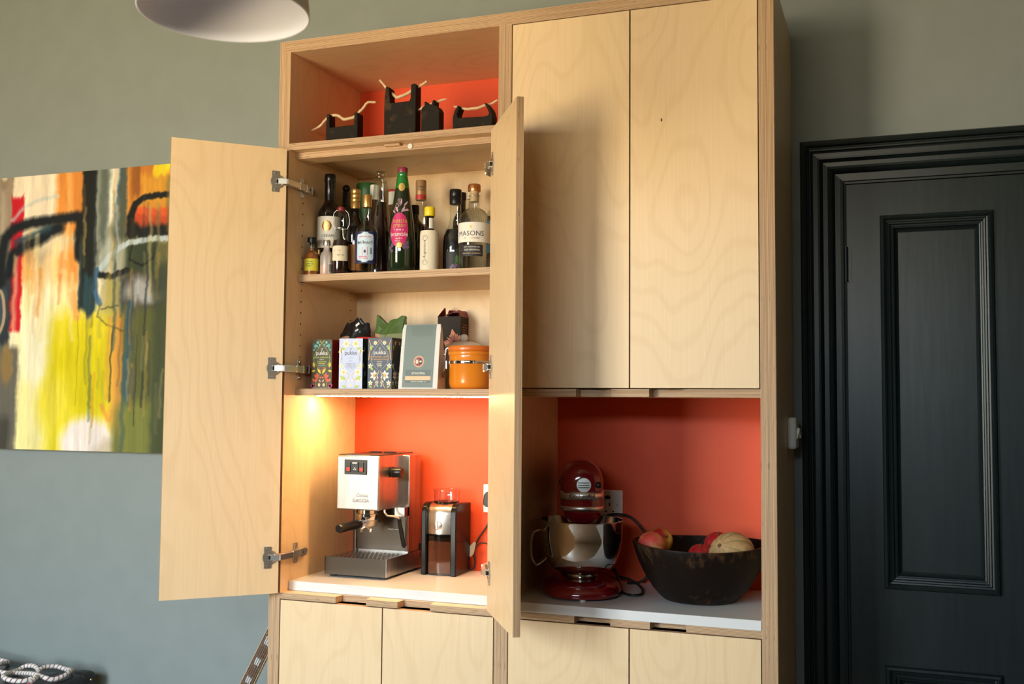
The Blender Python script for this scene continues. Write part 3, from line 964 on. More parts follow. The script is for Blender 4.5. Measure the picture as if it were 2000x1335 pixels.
for (u, v, L, w, a) in ((0.006, 0.176, 0.024, 0.004, 1.1), (0.010, 0.180, 0.020, 0.0035, 0.5), (-0.004, 0.178, 0.020, 0.0035, 2.0), (-0.012, 0.175, 0.016, 0.003, 2.4), (0.012, 0.196, 0.022, 0.0035, 0.9), (0.004, 0.200, 0.020, 0.003, 1.5), (0.014, 0.184, 0.018, 0.003, 0.1)):
    m.leaf(u, v, L, w, a, f2, 'print_lilac')
for (u0, v0, r0, sg) in ((-0.006, 0.198, 0.009, 1), (0.000, 0.213, 0.007, -1), (-0.012, 0.188, 0.006, 1)):
    pts = [(u0 + sg * r0 * (1 - k / 26) * math.cos(0.45 * k), v0 + r0 * (1 - k / 26) * math.sin(0.45 * k)) for k in range(20)]
    m.stroke(pts, 0.0013, f2, 'print_lilac')
for (u, v) in ((0.020, 0.080), (0.027, 0.086), (0.028, 0.074), (-0.020, 0.078), (-0.027, 0.070), (-0.022, 0.062), (0.018, 0.073)):
    m.ellipse(u, v, 0.0052, 0.0058, f2, 'print_violet', 6)
m.build('printed_pattern', t)

# dark bottle between the cordial and the rum
bottle('spirit_bottle', 'dark bottle with black cap behind the green cordial bottle', 0.3575, 0.203, shoulders(0.0330, 0.150, 0.0120, 0.180, 0.2), 'dark_glass', [(0.0135, 0.19), (0.0135, 0.2165), (0.0125, 0.218)], 'black_plastic')

# rum at the back
t, c = bottle('rum_bottle', 'golden rum bottle at the back with tan neck foil and white label', 0.3345, 0.292, shoulders(0.0345, 0.195, 0.0150, 0.250, 0.30), 'clear_glass',
              [(0.0165, 0.252), (0.0168, 0.272), (0.0168, 0.312), (0.0155, 0.3145)], 'foil_tan', ([(0.033, 0.001), (0.0338, 0.004), (0.0338, 0.150), (0.0335, 0.1505)], 'amber_liquid'))
wrap(c, 0.0170, CAM_AZ, 0.253, 0.268, 0.0265, 'cap_red', t, 'neck_band')
wrap(c, 0.0349, CAM_AZ, 0.100, 0.172, 0.050, 'paper_white', t)
letters(t, [(text('Captain', 0.020), shift(cyl_map(c, 0.0352, CAM_AZ), -0.001, 0.150), 'ink_black'), (text('Morgan', 0.016), shift(cyl_map(c, 0.0352, CAM_AZ), 0, 0.132), 'ink_black'),
            (text('Captain', 0.0082), shift(cyl_map(c, 0.0172, CAM_AZ), 0, 0.290), 'ink_black'), (text('Morgan', 0.0082), shift(cyl_map(c, 0.0172, CAM_AZ), 0, 0.281), 'ink_black')])

# bitters wrapped in an oversized paper
t, c = bottle('bitters_bottle', 'small bitters bottle in oversized cream paper wrap with yellow cap', 0.454, 0.102, [(0.024, 0), (0.0262, 0.003), (0.0262, 0.095), (0.0235, 0.108), (0.0140, 0.118), (0.0125, 0.130), (0.0125, 0.162)], 'dark_glass',
              [(0.0150, 0.1615), (0.0158, 0.163), (0.0158, 0.185), (0.0140, 0.1885)], 'cap_yellow')
MB().lathe([(0.0268, 0.0), (0.0274, 0.006), (0.0276, 0.104), (0.0268, 0.113), (0.0255, 0.1175)], c, 28, 'paper_bitters', caps=False).build('paper_wrap', t)
wrap(c, 0.0131, CAM_AZ + 0.55, 0.124, 0.155, 0.009, 'paper_white', t, 'neck_label')
m = MB(); f2 = cyl_map(c, 0.0279, CAM_AZ - 0.35)
for v in (0.095, 0.024):
    pts = [(0.008 * math.cos(a) - 0.004, v + 0.0075 * math.sin(a)) for a in [2 * math.pi * k / 16 for k in range(17)]]
    m.stroke(pts, 0.0011, f2, 'ink_grey'); m.stroke([(a * 0.55 - 0.002, (b - v) * 0.5 + v) for a, b in pts[:11]], 0.0011, f2, 'ink_grey')
def turned(fn, du, dv):
    return lambda u, v: fn(-v + du, u + dv)
m.decal(text('Angostura', 0.013, shear=0.4), turned(f2, -0.0015, 0.060), 'ink_black')
f3 = cyl_map(c, 0.0279, CAM_AZ + 0.42)
for k in range(26):
    m.stroke([(-0.015, 0.012 + 0.0037 * k), (0.013 - 0.003 * (k % 4 == 3), 0.012 + 0.0037 * k)], 0.0007, f3, 'ink_grey')
m.build('lettering', t)

# dark liqueur with black cap
t, c = bottle('liqueur_bottle', 'round-shouldered dark liqueur bottle with black cap left of the gin', 0.513, 0.155, [(0.034, 0), (0.0363, 0.004), (0.0363, 0.085), (0.034, 0.108), (0.0265, 0.128), (0.021, 0.138), (0.0185, 0.146), (0.0165, 0.16), (0.0170, 0.185), (0.0155, 0.21)], 'clear_glass',
              [(0.0175, 0.2035), (0.0180, 0.206), (0.0180, 0.224), (0.0175, 0.225), (0.0180, 0.226), (0.0180, 0.244), (0.0165, 0.247)], 'black_plastic', ([(0.033, 0.001), (0.0357, 0.004), (0.0357, 0.085), (0.0334, 0.108), (0.0258, 0.1265), (0.02, 0.128)], 'wine_black'))
m = MB(); f2 = cyl_map(c, 0.0367, CAM_AZ - 0.1)
m.patch([(0.006, -0.026, 0.024), (0.058, -0.026, 0.024)], f2, 'ink_black', 10)
f3 = cyl_map(c, 0.037, CAM_AZ - 0.1)
m.leaf(0.002, 0.012, 0.036, 0.008, 1.1, f3, 'print_green'); m.leaf(0.0, 0.020, 0.026, 0.007, 0.4, f3, 'print_green'); m.leaf(0.008, 0.024, 0.026, 0.006, 1.6, f3, 'print_green')
for (u, v) in ((-0.004, 0.017), (0.002, 0.012), (-0.009, 0.011), (0.007, 0.018)):
    m.ellipse(u, v, 0.0042, 0.0045, f3, 'print_violet', 6)
m.stroke([(-0.022, 0.063), (0.022, 0.063)], 0.001, f3, 'gold_print'); m.stroke([(-0.022, 0.060), (0.022, 0.060)], 0.0006, f3, 'gold_print')
m.build('label', t)

# two more at the back
bottle('spirit_bottle', 'slim black-capped dark bottle peeping over behind the gin', 0.4845, 0.270, shoulders(0.028, 0.17, 0.0120, 0.215, 0.25), 'dark_glass', [(0.0132, 0.238), (0.0132, 0.260), (0.012, 0.262)], 'black_plastic')
t, c = bottle('spirit_bottle', 'clear bottle with tall pale cap behind the gin', 0.489, 0.345, shoulders(0.030, 0.19, 0.0150, 0.235, 0.262), 'clear_glass', [(0.0165, 0.255), (0.0165, 0.300), (0.015, 0.302)], 'paper_cream')

# gin
t, c = bottle('gin_bottle', 'clear gin bottle with white band label and copper stopper', 0.5905, 0.112, [(0.043, 0), (0.0463, 0.004), (0.0463, 0.128), (0.0450, 0.140), (0.0400, 0.157), (0.0300, 0.170), (0.0190, 0.177), (0.0150, 0.183), (0.0145, 0.222)], 'clear_glass',
              [(0.0175, 0.214), (0.0178, 0.216)], 'clear_glass')
MB().lathe([(0.0128, 0.198), (0.0128, 0.228)], c, 20, 'cork_tan').build('cork', t)
MB().lathe([(0.0180, 0.228), (0.0186, 0.231), (0.0186, 0.245), (0.0165, 0.2485)], c, 28, 'copper_cap').build('stopper', t)
m = MB()
for k in range(36):
    a = 2 * math.pi * k / 36
    m.tube([(c[0] + r * math.cos(a), c[1] + r * math.sin(a), c[2] + z) for r, z in ((0.0464, 0.130), (0.0451, 0.140), (0.0401, 0.157), (0.0301, 0.170), (0.0195, 0.177))], 0.0010, 'clear_glass', 4)
for k in range(36):
    a = 2 * math.pi * k / 36
    m.tube([(c[0] + 0.0463 * math.cos(a), c[1] + 0.0463 * math.sin(a), c[2] + z) for z in (0.003, 0.034)], 0.0011, 'clear_glass', 4)
m.build('moulded_ribs', t)
az = math.radians(22)
wrap(c, 0.0467, az + 0.12, 0.075, 0.132, 0.066, 'paper_white', t, nu=20)
m = MB(); f2 = cyl_map(c, 0.0471, az - 0.18)
m.decal(text('MASONS', 0.0200, spacing=1.05), shift(f2, -0.002, 0.093), 'ink_black')
m.decal(text('OF YORKSHIRE', 0.0062, spacing=1.2), shift(f2, 0.002, 0.084), 'copper_cap')
for k in range(6):
    a = 2 * math.pi * k / 6
    m.ellipse(-0.002 + 0.0032 * math.cos(a), 0.1185 + 0.0032 * math.sin(a), 0.0022, 0.0022, f2, 'copper_cap', 5)
m.build('lettering', t)
m = MB(); m.patch([(0.034, -0.036, 0.033), (0.067, -0.036, 0.033)], cyl_map(c, 0.0474, az - 0.12), 'ink_black', 12); m.build('label', t)
letters(t, [(text('DRY YORKSHIRE GIN', 0.0050), shift(cyl_map(c, 0.0477, az - 0.12), 0, 0.059), 'paper_white'), (text('THE ORIGINAL', 0.0072), shift(cyl_map(c, 0.0477, az - 0.12), 0, 0.050), 'paper_white')])
m = MB(); scribble(m, cyl_map(c, 0.0477, az - 0.12), -0.027, 0.027, 0.041, 0.003, 'cork_tan'); m.build('lettering', t)

# at the right end, mostly hidden by the open door
t, c = bottle('spirit_bottle', 'bottle with blue label at the right end, mostly hidden by the open door', 0.634, 0.190, shoulders(0.0335, 0.17, 0.0130, 0.205, 0.235), 'clear_glass', [(0.0145, 0.22), (0.0145, 0.245), (0.013, 0.247)], 'foil_tan', ([(0.032, 0.001), (0.0328, 0.004), (0.0328, 0.165)], 'dark_liquid'))
wrap(c, 0.0339, 0.1, 0.055, 0.150, 0.045, 'label_blue', t)

# tubes at the back
t = thing('whisky_tube', 'dark green cardboard tube at the back behind the swing-top bottle', 'tube', (0.124, 0.332, SH2), group='tubes at the back of the bottle shelf')
MB().lathe([(0.036, 0), (0.036, 0.300)], (0.124, 0.332, SH2), 28, 'tin_green').build('tube_body', t)
MB().lathe([(0.0368, 0.3), (0.0368, 0.322), (0.0355, 0.324)], (0.124, 0.332, SH2), 28, 'tin_green').build('lid', t)
t, c = bottle('spirit_bottle', 'bottle with tall white cap at the back left of the decanter', 0.190, 0.258, shoulders(0.030, 0.19, 0.0125, 0.24, 0.27), 'dark_glass', [(0.0148, 0.255), (0.0150, 0.300), (0.0138, 0.302)], 'paper_white')
t, c = bottle('spirit_bottle', 'clear bottle with white and red cap right of the decanter', 0.2430, 0.283, shoulders(0.028, 0.18, 0.0115, 0.235, 0.26), 'clear_glass', [(0.0155, 0.240), (0.0160, 0.2815)], 'paper_white')
MB().lathe([(0.0162, 0.2815), (0.0162, 0.287), (0.015, 0.289)], c, 24, 'cap_red').build('cap_top', t)
t, c = bottle('spirit_bottle', 'dark bottle with round black stopper at the back left', 0.085, 0.262, shoulders(0.032, 0.2, 0.0120, 0.25, 0.288), 'dark_glass', None, None)
MB().ball((c[0], c[1], c[2] + 0.299), 0.0125, 'black_plastic').build('stopper', t)
# ------------------------------------------------------------------ top niche: four dark ceramic vessels with driftwood handles
mottled('raku_clay', (0.016, 0.012, 0.009, 1), (0.10, 0.060, 0.024, 1), 26.0, 0.6, detail=4.0, lo=0.54, hi=0.80, bump=0.5, spec=0.12)
mottled('driftwood', (0.62, 0.42, 0.24, 1), (0.74, 0.54, 0.33, 1), 40.0, 0.6)
NY = 0.11
def vessel(name, label, x, outline, depth, twig, r, yoff=0.0):
    t = thing(name, label, 'ornament', (x, NY, ZS1T + 0.0002), group='dark clay vessels in the top niche')
    m = MB()
    m.M = Matrix.Translation((0, NY + depth / 2, 0)) @ Matrix.Rotation(math.radians(90), 4, 'X')
    m.prism([(a, b) for a, b in outline], 0, depth, 'raku_clay')
    m.build('clay_body', t, bevel=0.002, sharp=50)
    pts = []
    for i in range(len(twig) - 1):
        (a, b), (c, d) = twig[i], twig[i + 1]
        for k in range(4):
            s = k / 4
            pts.append((a + (c - a) * s, NY + yoff + 0.002 * math.sin(3.1 * (i + s)), b + (d - b) * s))
    pts.append((twig[-1][0], NY + yoff, twig[-1][1]))
    n = len(pts)
    sm = [pts[0]] + [tuple((pts[i - 1][k] + 2 * pts[i][k] + pts[i + 1][k]) / 4 for k in range(3)) for i in range(1, n - 1)] + [pts[-1]]
    rs = [r * (0.75 + 0.35 * math.sin(math.pi * i / (n - 1)) + 0.10 * math.sin(i * 2.3)) for i in range(n)]
    MB().tube(sm, rs, 'driftwood', 8).build('branch_handle', t)
    return t
zb = ZS1T + 0.0002
vessel('clay_vessel', 'low wide dark clay vessel with crooked branch handle, leftmost in the niche', 0.163,
       [(0.107, zb), (0.216, zb), (0.216, 1.375), (0.2155, 1.409), (0.2035, 1.410), (0.2035, 1.372), (0.1195, 1.371), (0.1185, 1.413), (0.1085, 1.414), (0.1065, 1.372)], 0.036,
       [(0.046, 1.372), (0.080, 1.386), (0.098, 1.404), (0.110, 1.413), (0.137, 1.412), (0.159, 1.396), (0.191, 1.399), (0.208, 1.412), (0.220, 1.421), (0.232, 1.437), (0.244, 1.443), (0.268, 1.440)], 0.0042)
vessel('clay_vessel', 'tall square dark clay vessel with V-shaped branch handle', 0.357,
       [(0.305, zb), (0.409, zb), (0.409, 1.476), (0.403, 1.479), (0.392, 1.477), (0.391, 1.436), (0.387, 1.428), (0.323, 1.427), (0.3215, 1.472), (0.316, 1.478), (0.308, 1.478), (0.304, 1.431)], 0.036,
       [(0.279, 1.507), (0.302, 1.480), (0.321, 1.461), (0.339, 1.446), (0.362, 1.452), (0.389, 1.465), (0.409, 1.473), (0.436, 1.488)], 0.0045)
vessel('clay_vessel', 'small dark clay bottle vessel with straight branch handle', 0.455,
       [(0.426, zb), (0.485, zb), (0.485, 1.392), (0.478, 1.404), (0.468, 1.408), (0.469, 1.424), (0.463, 1.424), (0.459, 1.411), (0.448, 1.411), (0.441, 1.422), (0.436, 1.421), (0.436, 1.410), (0.430, 1.406), (0.425, 1.396)], 0.034,
       [(0.405, 1.402), (0.422, 1.409), (0.443, 1.4155), (0.463, 1.421), (0.500, 1.428)], 0.0036)
vessel('clay_vessel', 'low boat-shaped dark clay vessel with curved horns, beside the divider', 0.59,
       [(0.534, zb), (0.646, zb), (0.652, 1.340), (0.653, 1.360), (0.647, 1.380), (0.634, 1.398), (0.626, 1.399), (0.635, 1.384), (0.6415, 1.369), (0.639, 1.362), (0.625, 1.3595), (0.594, 1.361), (0.545, 1.363), (0.5415, 1.372), (0.5475, 1.390), (0.551, 1.397), (0.543, 1.399), (0.5335, 1.384), (0.528, 1.366), (0.528, 1.336)], 0.038,
       [(0.523, 1.403), (0.534, 1.401), (0.554, 1.394), (0.570, 1.391), (0.586, 1.391), (0.605, 1.393), (0.626, 1.398), (0.642, 1.400), (0.661, 1.409)], 0.0037)

# ------------------------------------------------------------------ tea shelf
S3 = ZMT + 0.0002
mat('box_olive', (0.050, 0.040, 0.012, 1), 0.5)
mat('box_red', (0.46, 0.020, 0.012, 1), 0.45)
mat('box_lilac', (0.52, 0.56, 0.76, 1), 0.5)
mat('box_navy', (0.060, 0.068, 0.105, 1), 0.5)
mat('box_navy_dark', (0.018, 0.026, 0.042, 1), 0.5)
mat('box_blue_side', (0.055, 0.115, 0.185, 1), 0.5)
mat('p_teal', (0.12, 0.46, 0.42, 1), 0.5)
mat('p_lime', (0.42, 0.52, 0.07, 1), 0.5)
mat('p_yellow', (0.72, 0.52, 0.03, 1), 0.5)
mat('p_coral', (0.72, 0.105, 0.035, 1), 0.5)
mat('p_pink', (0.56, 0.030, 0.16, 1), 0.5)
mat('p_peach', (0.74, 0.45, 0.25, 1), 0.5)
mat('p_cream', (0.78, 0.72, 0.56, 1), 0.5)
mat('p_amber', (0.70, 0.36, 0.07, 1), 0.5)
mat('p_aqua_grey', (0.36, 0.44, 0.42, 1), 0.5)
TEA = 'tea boxes on the middle shelf'
def ogee(w, z0, z1, n=12, belly=0.62):
    """pointed medallion outline, (u, v) right side from bottom to top"""
    pts = []
    for i in range(n + 1):
        t = i / n
        s = math.sin(math.pi * t ** 0.85)
        pts.append((w * s ** 1.25, z0 + (z1 - z0) * t))
    return pts
def flower(m, u, v, r, fn, fn2, petal, core, k=6, a0=0.3):
    for i in range(k):
        m.leaf(u, v, r, r * 0.32, a0 + 2 * math.pi * i / k, fn, petal, 4)
    m.ellipse(u, v, r * 0.28, r * 0.28, fn2, core, 4)
def tea_box(label, x, y, w, h, d, front, right, draw, top=None, rz=0.0):
    t = thing('tea_box', label, 'box', (x, y, S3), rz, TEA)
    ROOT[t.name] = Vector((0, 0, 0))
    m = MB()
    x0, x1, y0, y1, z0, z1 = -w / 2, w / 2, 0, d, 0, h
    q = [m.vert(p) for p in ((x0, y0, z0), (x1, y0, z0), (x1, y1, z0), (x0, y1, z0), (x0, y0, z1), (x1, y0, z1), (x1, y1, z1), (x0, y1, z1))]
    for ids, mt in (((3, 2, 1, 0), right), ((4, 5, 6, 7), top or right), ((0, 1, 5, 4), front), ((1, 2, 6, 5), right), ((2, 3, 7, 6), right), ((3, 0, 4, 7), right)):
        m.face([q[k] for k in ids], mt)
    m.build('carton', t, world=False)
    L = [plane_map((0, -0.0003 * (k + 1), 0), (1, 0, 0), (0, 0, 1)) for k in range(4)]
    R = [plane_map((w / 2 + 0.0003 * (k + 1), 0, 0), (0, 1, 0), (0, 0, 1)) for k in range(3)]
    draw(t, L, R, w, h, d)
    return t
def sym(m, fnname, args, *rest):
    pass
def leaf2(m, u, v, L_, w, a, fn, mt):
    m.leaf(u, v, L_, w, a, fn, mt); m.leaf(-u, v, L_, w, math.pi - a, fn, mt)
def dot2(m, u, v, r, fn, mt, rv=None):
    m.ellipse(u, v, r, rv or r, fn, mt, 5); m.ellipse(-u, v, r, rv or r, fn, mt, 5)
def brand(t, fn, z, mt, size=0.0172):
    m = MB()
    m.decal(text('pukka', size, bold=0.006), shift(fn, 0, z), mt)
    pts = [(0.0035 * math.cos(a) * (1 - a / 12), z + size * 0.98 + 0.003 * math.sin(a)) for a in [0.5 * k for k in range(16)]]
    m.stroke(pts, 0.0008, fn, mt)
    m.stroke([(-0.001, z + size * 0.72), (0.002, z + size * 0.86)], 0.0008, fn, mt)
    m.build('lettering', t)
def medallion(t, L, w, z0, z1, fill, line):
    m = MB()
    og = ogee(w, z0, z1)
    m.patch([(v, -u - 0.0012, u + 0.0012) for u, v in og], L[0], line, 4)
    m.patch([(v, -u, u) for u, v in og], L[1], fill, 4)
    m.build('printed_medallion', t)
def draw_green(t, L, R, w, h, d):
    medallion(t, L, 0.0275, 0.055, 0.139, 'box_olive', 'p_lime')
    m = MB()
    leaf2(m, 0.012, 0.126, 0.022, 0.0035, 0.5, L[0], 'p_teal'); leaf2(m, 0.022, 0.120, 0.020, 0.003, 1.2, L[0], 'p_teal')
    dot2(m, 0.015, 0.140, 0.004, L[0], 'p_teal'); dot2(m, 0.028, 0.118, 0.003, L[0], 'p_teal'); dot2(m, 0.0085, 0.133, 0.0025, L[0], 'p_teal')
    leaf2(m, 0.026, 0.064, 0.018, 0.005, 1.4, L[0], 'p_yellow'); leaf2(m, 0.022, 0.056, 0.014, 0.004, -0.3, L[0], 'p_yellow'); leaf2(m, 0.002, 0.046, 0.021, 0.0045, 0.9, L[2], 'p_yellow')
    leaf2(m, 0.012, 0.030, 0.020, 0.0055, 1.35, L[0], 'p_coral'); leaf2(m, 0.0165, 0.033, 0.013, 0.004, 0.9, L[0], 'p_coral')
    leaf2(m, 0.023, 0.020, 0.016, 0.0055, 2.2, L[0], 'p_coral'); leaf2(m, 0.024, 0.022, 0.012, 0.0045, 0.9, L[0], 'p_coral')
    leaf2(m, 0.024, 0.004, 0.017, 0.005, 0.6, L[0], 'p_pink'); leaf2(m, 0.030, 0.004, 0.014, 0.004, 1.6, L[0], 'p_pink')
    dot2(m, 0.008, 0.012, 0.0042, L[0], 'p_peach', 0.0055); dot2(m, 0.004, 0.034, 0.003, L[0], 'p_coral'); leaf2(m, 0.003, 0.020, 0.010, 0.0025, 1.0, L[0], 'p_peach')
    for s in (-1, 1):
        m.stroke([(s * 0.019, 0.002), (s * 0.019, 0.022), (s * 0.010, 0.040), (s * 0.002, 0.050)], 0.0009, L[0], 'p_amber')
        m.stroke([(s * 0.002, 0.139), (s * 0.008, 0.146)], 0.0016, L[0], 'p_lime')
    m.build('printed_pattern', t)
    m = MB()
    m.decal(text('green collection', 0.0092), shift(L[2], 0, 0.0925), 'p_lime'); m.decal(text('organic', 0.0052), shift(L[2], 0, 0.0870), 'p_cream')
    for k, (c_, wd) in enumerate((('p_lime', 0.017), ('p_yellow', 0.013), ('p_teal', 0.0115), ('p_coral', 0.0145), ('p_pink', 0.009))):
        scribble(m, L[2], -wd, wd, 0.0800 - 0.0058 * k, 0.0034, c_)
    scribble(m, L[2], -0.030, 0.030, 0.0015, 0.002, 'p_cream', 0.0005)
    m.build('lettering', t)
    brand(t, L[2], 0.1025, 'paper_white')
def draw_lilac(t, L, R, w, h, d):
    medallion(t, L, 0.0300, 0.052, 0.134, 'box_lilac', 'p_aqua_grey')
    m = MB()
    for s in (-1, 1):
        for (u, v, r) in ((0.016, 0.135, 0.014), (0.031, 0.068, 0.009), (0.024, 0.050, 0.013), (0.030, 0.028, 0.009), (0.034, 0.112, 0.009)):
            flower(m, s * u, v, r, L[0], L[2], 'p_cream', 'p_yellow', 6, 0.2)
        m.stroke([(s * 0.034, 0.125), (s * 0.030, 0.100), (s * 0.034, 0.080)], 0.002, L[0], 'p_peach')
        m.stroke([(s * 0.012, 0.050), (s * 0.004, 0.040), (s * 0.014, 0.022), (s * 0.018, 0.002)], 0.002, L[0], 'p_peach')
    leaf2(m, 0.018, 0.118, 0.017, 0.004, 0.3, L[2], 'p_lime'); leaf2(m, 0.016, 0.028, 0.022, 0.005, 0.5, L[2], 'p_lime'); leaf2(m, 0.012, 0.004, 0.020, 0.004, 0.35, L[2], 'p_lime')
    leaf2(m, 0.028, 0.085, 0.012, 0.003, 1.2, L[2], 'p_aqua_grey'); leaf2(m, 0.004, 0.020, 0.012, 0.003, 1.2, L[2], 'p_cream')
    flower(m, 0, 0.011, 0.007, L[2], L[3], 'p_cream', 'p_yellow')
    m.build('printed_pattern', t)
    m = MB()
    m.decal(text('relax', 0.0095), shift(L[2], 0, 0.0905), 'p_aqua_grey'); scribble(m, L[2], -0.006, 0.006, 0.0815, 0.003, 'ink_grey', 0.0005)
    for k in range(4):
        scribble(m, L[2], -0.016 + 0.003 * (k == 3), 0.016 - 0.003 * (k == 3), 0.074 - 0.0042 * k, 0.0024, 'ink_grey', 0.0004)
    m.build('lettering', t)
    brand(t, L[2], 0.1020, 'box_navy')
    m = MB()
    for k in range(5):
        leaf_c = ('print_green', 'p_aqua_grey', 'p_lime')[k % 3]
        m.leaf(0.010 + 0.004 * (k % 2), 0.012 + 0.024 * k, 0.020, 0.005, 0.9 + 0.5 * (k % 3), R[0], leaf_c)
    m.build('printed_pattern', t)
def navy_motifs(m, L, s0=1.0):
    for s in (-1, 1):
        flower(m, s * 0.015, 0.136, 0.0075, L[0], L[2], 'p_cream', 'p_yellow', 7)
        flower(m, s * 0.017, 0.040, 0.016, L[0], L[2], 'paper_white', 'p_amber', 6, 0.5)
        flower(m, s * 0.0085, 0.020, 0.0065, L[0], L[2], 'p_cream', 'p_amber', 6)
        flower(m, s * 0.031, 0.068, 0.009, L[0], L[2], 'paper_white', 'p_lime', 5)
        flower(m, s * 0.030, 0.018, 0.0085, L[0], L[2], 'p_cream', 'p_yellow', 5)
        m.stroke([(s * 0.036, 0.145), (s * 0.030, 0.128), (s * 0.034, 0.105), (s * 0.037, 0.085)], 0.0022, L[0], 'p_amber')
        m.stroke([(s * 0.003, 0.052), (s * 0.012, 0.040), (s * 0.006, 0.025), (s * 0.018, 0.003)], 0.0022, L[0], 'p_amber')
        m.stroke([(s * 0.002, 0.146), (s * 0.006, 0.139)], 0.0020, L[0], 'p_amber')
    leaf2(m, 0.026, 0.115, 0.016, 0.0045, 1.1, L[1], 'p_lime'); leaf2(m, 0.022, 0.055, 0.016, 0.004, 0.9, L[1], 'p_lime'); leaf2(m, 0.020, 0.124, 0.014, 0.003, 0.3, L[1], 'p_aqua_grey')
    leaf2(m, 0.024, 0.003, 0.014, 0.003, 0.6, L[1], 'p_lime'); leaf2(m, 0.004, 0.005, 0.012, 0.003, 1.1, L[1], 'p_aqua_grey')
def draw_navy(t, L, R, w, h, d):
    m = MB(); navy_motifs(m, L); m.build('printed_pattern', t)
    medallion(t, L, 0.0285, 0.052, 0.139, 'box_navy', 'p_aqua_grey')
    m = MB()
    m.decal(text('chamomile, vanilla', 0.0082), shift(L[2], 0, 0.0930), 'p_amber'); m.decal(text('& manuka honey', 0.0082), shift(L[2], 0, 0.0855), 'p_amber'); m.decal(text('organic', 0.0060), shift(L[2], 0, 0.0790), 'p_cream')
    for k in range(3):
        scribble(m, L[2], -0.010 + 0.002 * k, 0.010 - 0.002 * k, 0.0725 - 0.0042 * k, 0.0028, 'p_cream', 0.0005)
    m.build('lettering', t)
    brand(t, L[2], 0.1025, 'paper_white')
    m = MB()
    RR = [plane_map((w / 2 + 0.0003 * (k + 1), 0.036, 0), (0, 0.9, 0), (0, 0, 1)) for k in range(3)] + [plane_map((w / 2 + 0.0013, 0.036, 0), (0, 0.9, 0), (0, 0, 1))]
    navy_motifs(m, RR); m.build('printed_pattern', t)
tea_box('dark olive tea box with red side and bright flowers, nearest the cabinet side', 0.1000, 0.105, 0.0700, 0.1490, 0.072, 'box_olive', 'box_red', draw_green)
tea_box('pale lilac-blue tea box with white flowers, in the middle', 0.2000, 0.103, 0.0790, 0.1505, 0.072, 'box_lilac', 'box_navy_dark', draw_lilac, 'box_lilac')
tea_box('navy tea box with white and orange flowers beside the coffee pouch', 0.2975, 0.102, 0.0790, 0.1515, 0.076, 'box_navy', 'box_navy_dark', draw_navy, 'box_navy')

# red-lidded tin behind the tea boxes, with two crumpled bags behind it
mat('tin_red', (0.52, 0.025, 0.025, 1), 0.35)
mat('tin_silver', (0.6, 0.58, 0.55, 1), 0.3, 1.0)
t = thing('storage_tin', 'low tin with red lid behind the lilac tea box', 'tin', (0.197, 0.215, S3))
MB().lathe([(0.034, 0), (0.036, 0.003), (0.036, 0.145)], (0.197, 0.215, S3), 28, 'tin_silver').build('tin_body', t)
MB().lathe([(0.0385, 0.145), (0.0385, 0.156), (0.036, 0.160)], (0.197, 0.215, S3), 28, 'tin_red').build('lid', t)
mat('bag_black', (0.010, 0.010, 0.011, 1), 0.3)
mat('bag_kraft', (0.50, 0.28, 0.15, 1), 0.7)
mat('bag_green', (0.075, 0.13, 0.030, 1), 0.4)
mat('bag_green_pale', (0.23, 0.25, 0.10, 1), 0.5)
def crumpled(name, label, x, y, w, d, h, bands, seed, peaks):
    t = thing(name, label, 'bag', (x, y, S3))
    rnd = random.Random(seed)
    nz, na = 12, 28
    m = MB(); rings = []
    for i in range(nz + 1):
        f = i / nz
        ring = []
        for k in range(na):
            a = 2 * math.pi * k / na
            cx, sx_ = math.cos(a), math.sin(a)
            sq = (abs(cx) ** 3.2 + abs(sx_) ** 3.2) ** (-1 / 3.2)
            pinch = 1 - 0.75 * max(0, (f - 0.72) / 0.28) ** 1.2
            wob = 1 + (rnd.random() - 0.5) * 0.15 * (0.3 + f)
            u = cx * sq * w / 2 * wob * (1 - 0.04 * f)
            v = sx_ * sq * d / 2 * pinch * wob
            z = h * f
            if f > 0.8:
                z += (f - 0.8) / 0.2 * peaks(u / (w / 2)) * h
            ring.append(m.vert((x + u, y + v, S3 + z)))
        rings.append(ring)
    for i in range(nz):
        f = (i + 0.5) / nz
        for k in range(na):
            a = 2 * math.pi * (k + 0.5) / na
            j = (k + 1) % na
            m.face((rings[i][k], rings[i][j], rings[i + 1][j], rings[i + 1][k]), bands(f, math.cos(a), math.sin(a)), None, False)
    m.face(rings[0][::-1], bands(0, 0, 0)); m.face(rings[-1], bands(1, 0, 0))
    m.build('bag_body', t)
    return t
t = crumpled('coffee_bag', 'crumpled black foil bag behind the tea boxes', 0.123, 0.270, 0.105, 0.060, 0.200, lambda f, c, s: 'bag_kraft' if (f < 0.84 and c < -0.25) else 'bag_black', 3, lambda u: 0.16 * math.cos(1.6 * (u - 0.15)) - 0.06 + 0.05 * math.sin(9 * u))
m = MB()
F = plane_map((0.123, 0.2365, S3), (1, 0, 0), (0, 0, 1))
m.poly([(0.020, 0.196), (0.032, 0.205), (0.029, 0.211), (0.017, 0.202)], F, 'paper_white'); m.poly([(0.017, 0.181), (0.028, 0.186), (0.026, 0.190), (0.016, 0.185)], F, 'paper_white'); m.poly([(0.030, 0.177), (0.036, 0.180), (0.033, 0.184)], F, 'label_blue')
m.build('bag_tag', t)
t = crumpled('coffee_bag', 'crumpled green bag with brown paper side behind the navy tea box', 0.2385, 0.290, 0.106, 0.060, 0.206, lambda f, c, s: 'bag_kraft' if (f < 0.80 and c < -0.45) else ('bag_green_pale' if 0.66 < f < 0.82 else 'bag_green'), 11, lambda u: 0.14 * abs(math.sin(2.0 * u + 0.35)) - 0.02 + 0.03 * math.cos(7 * u))

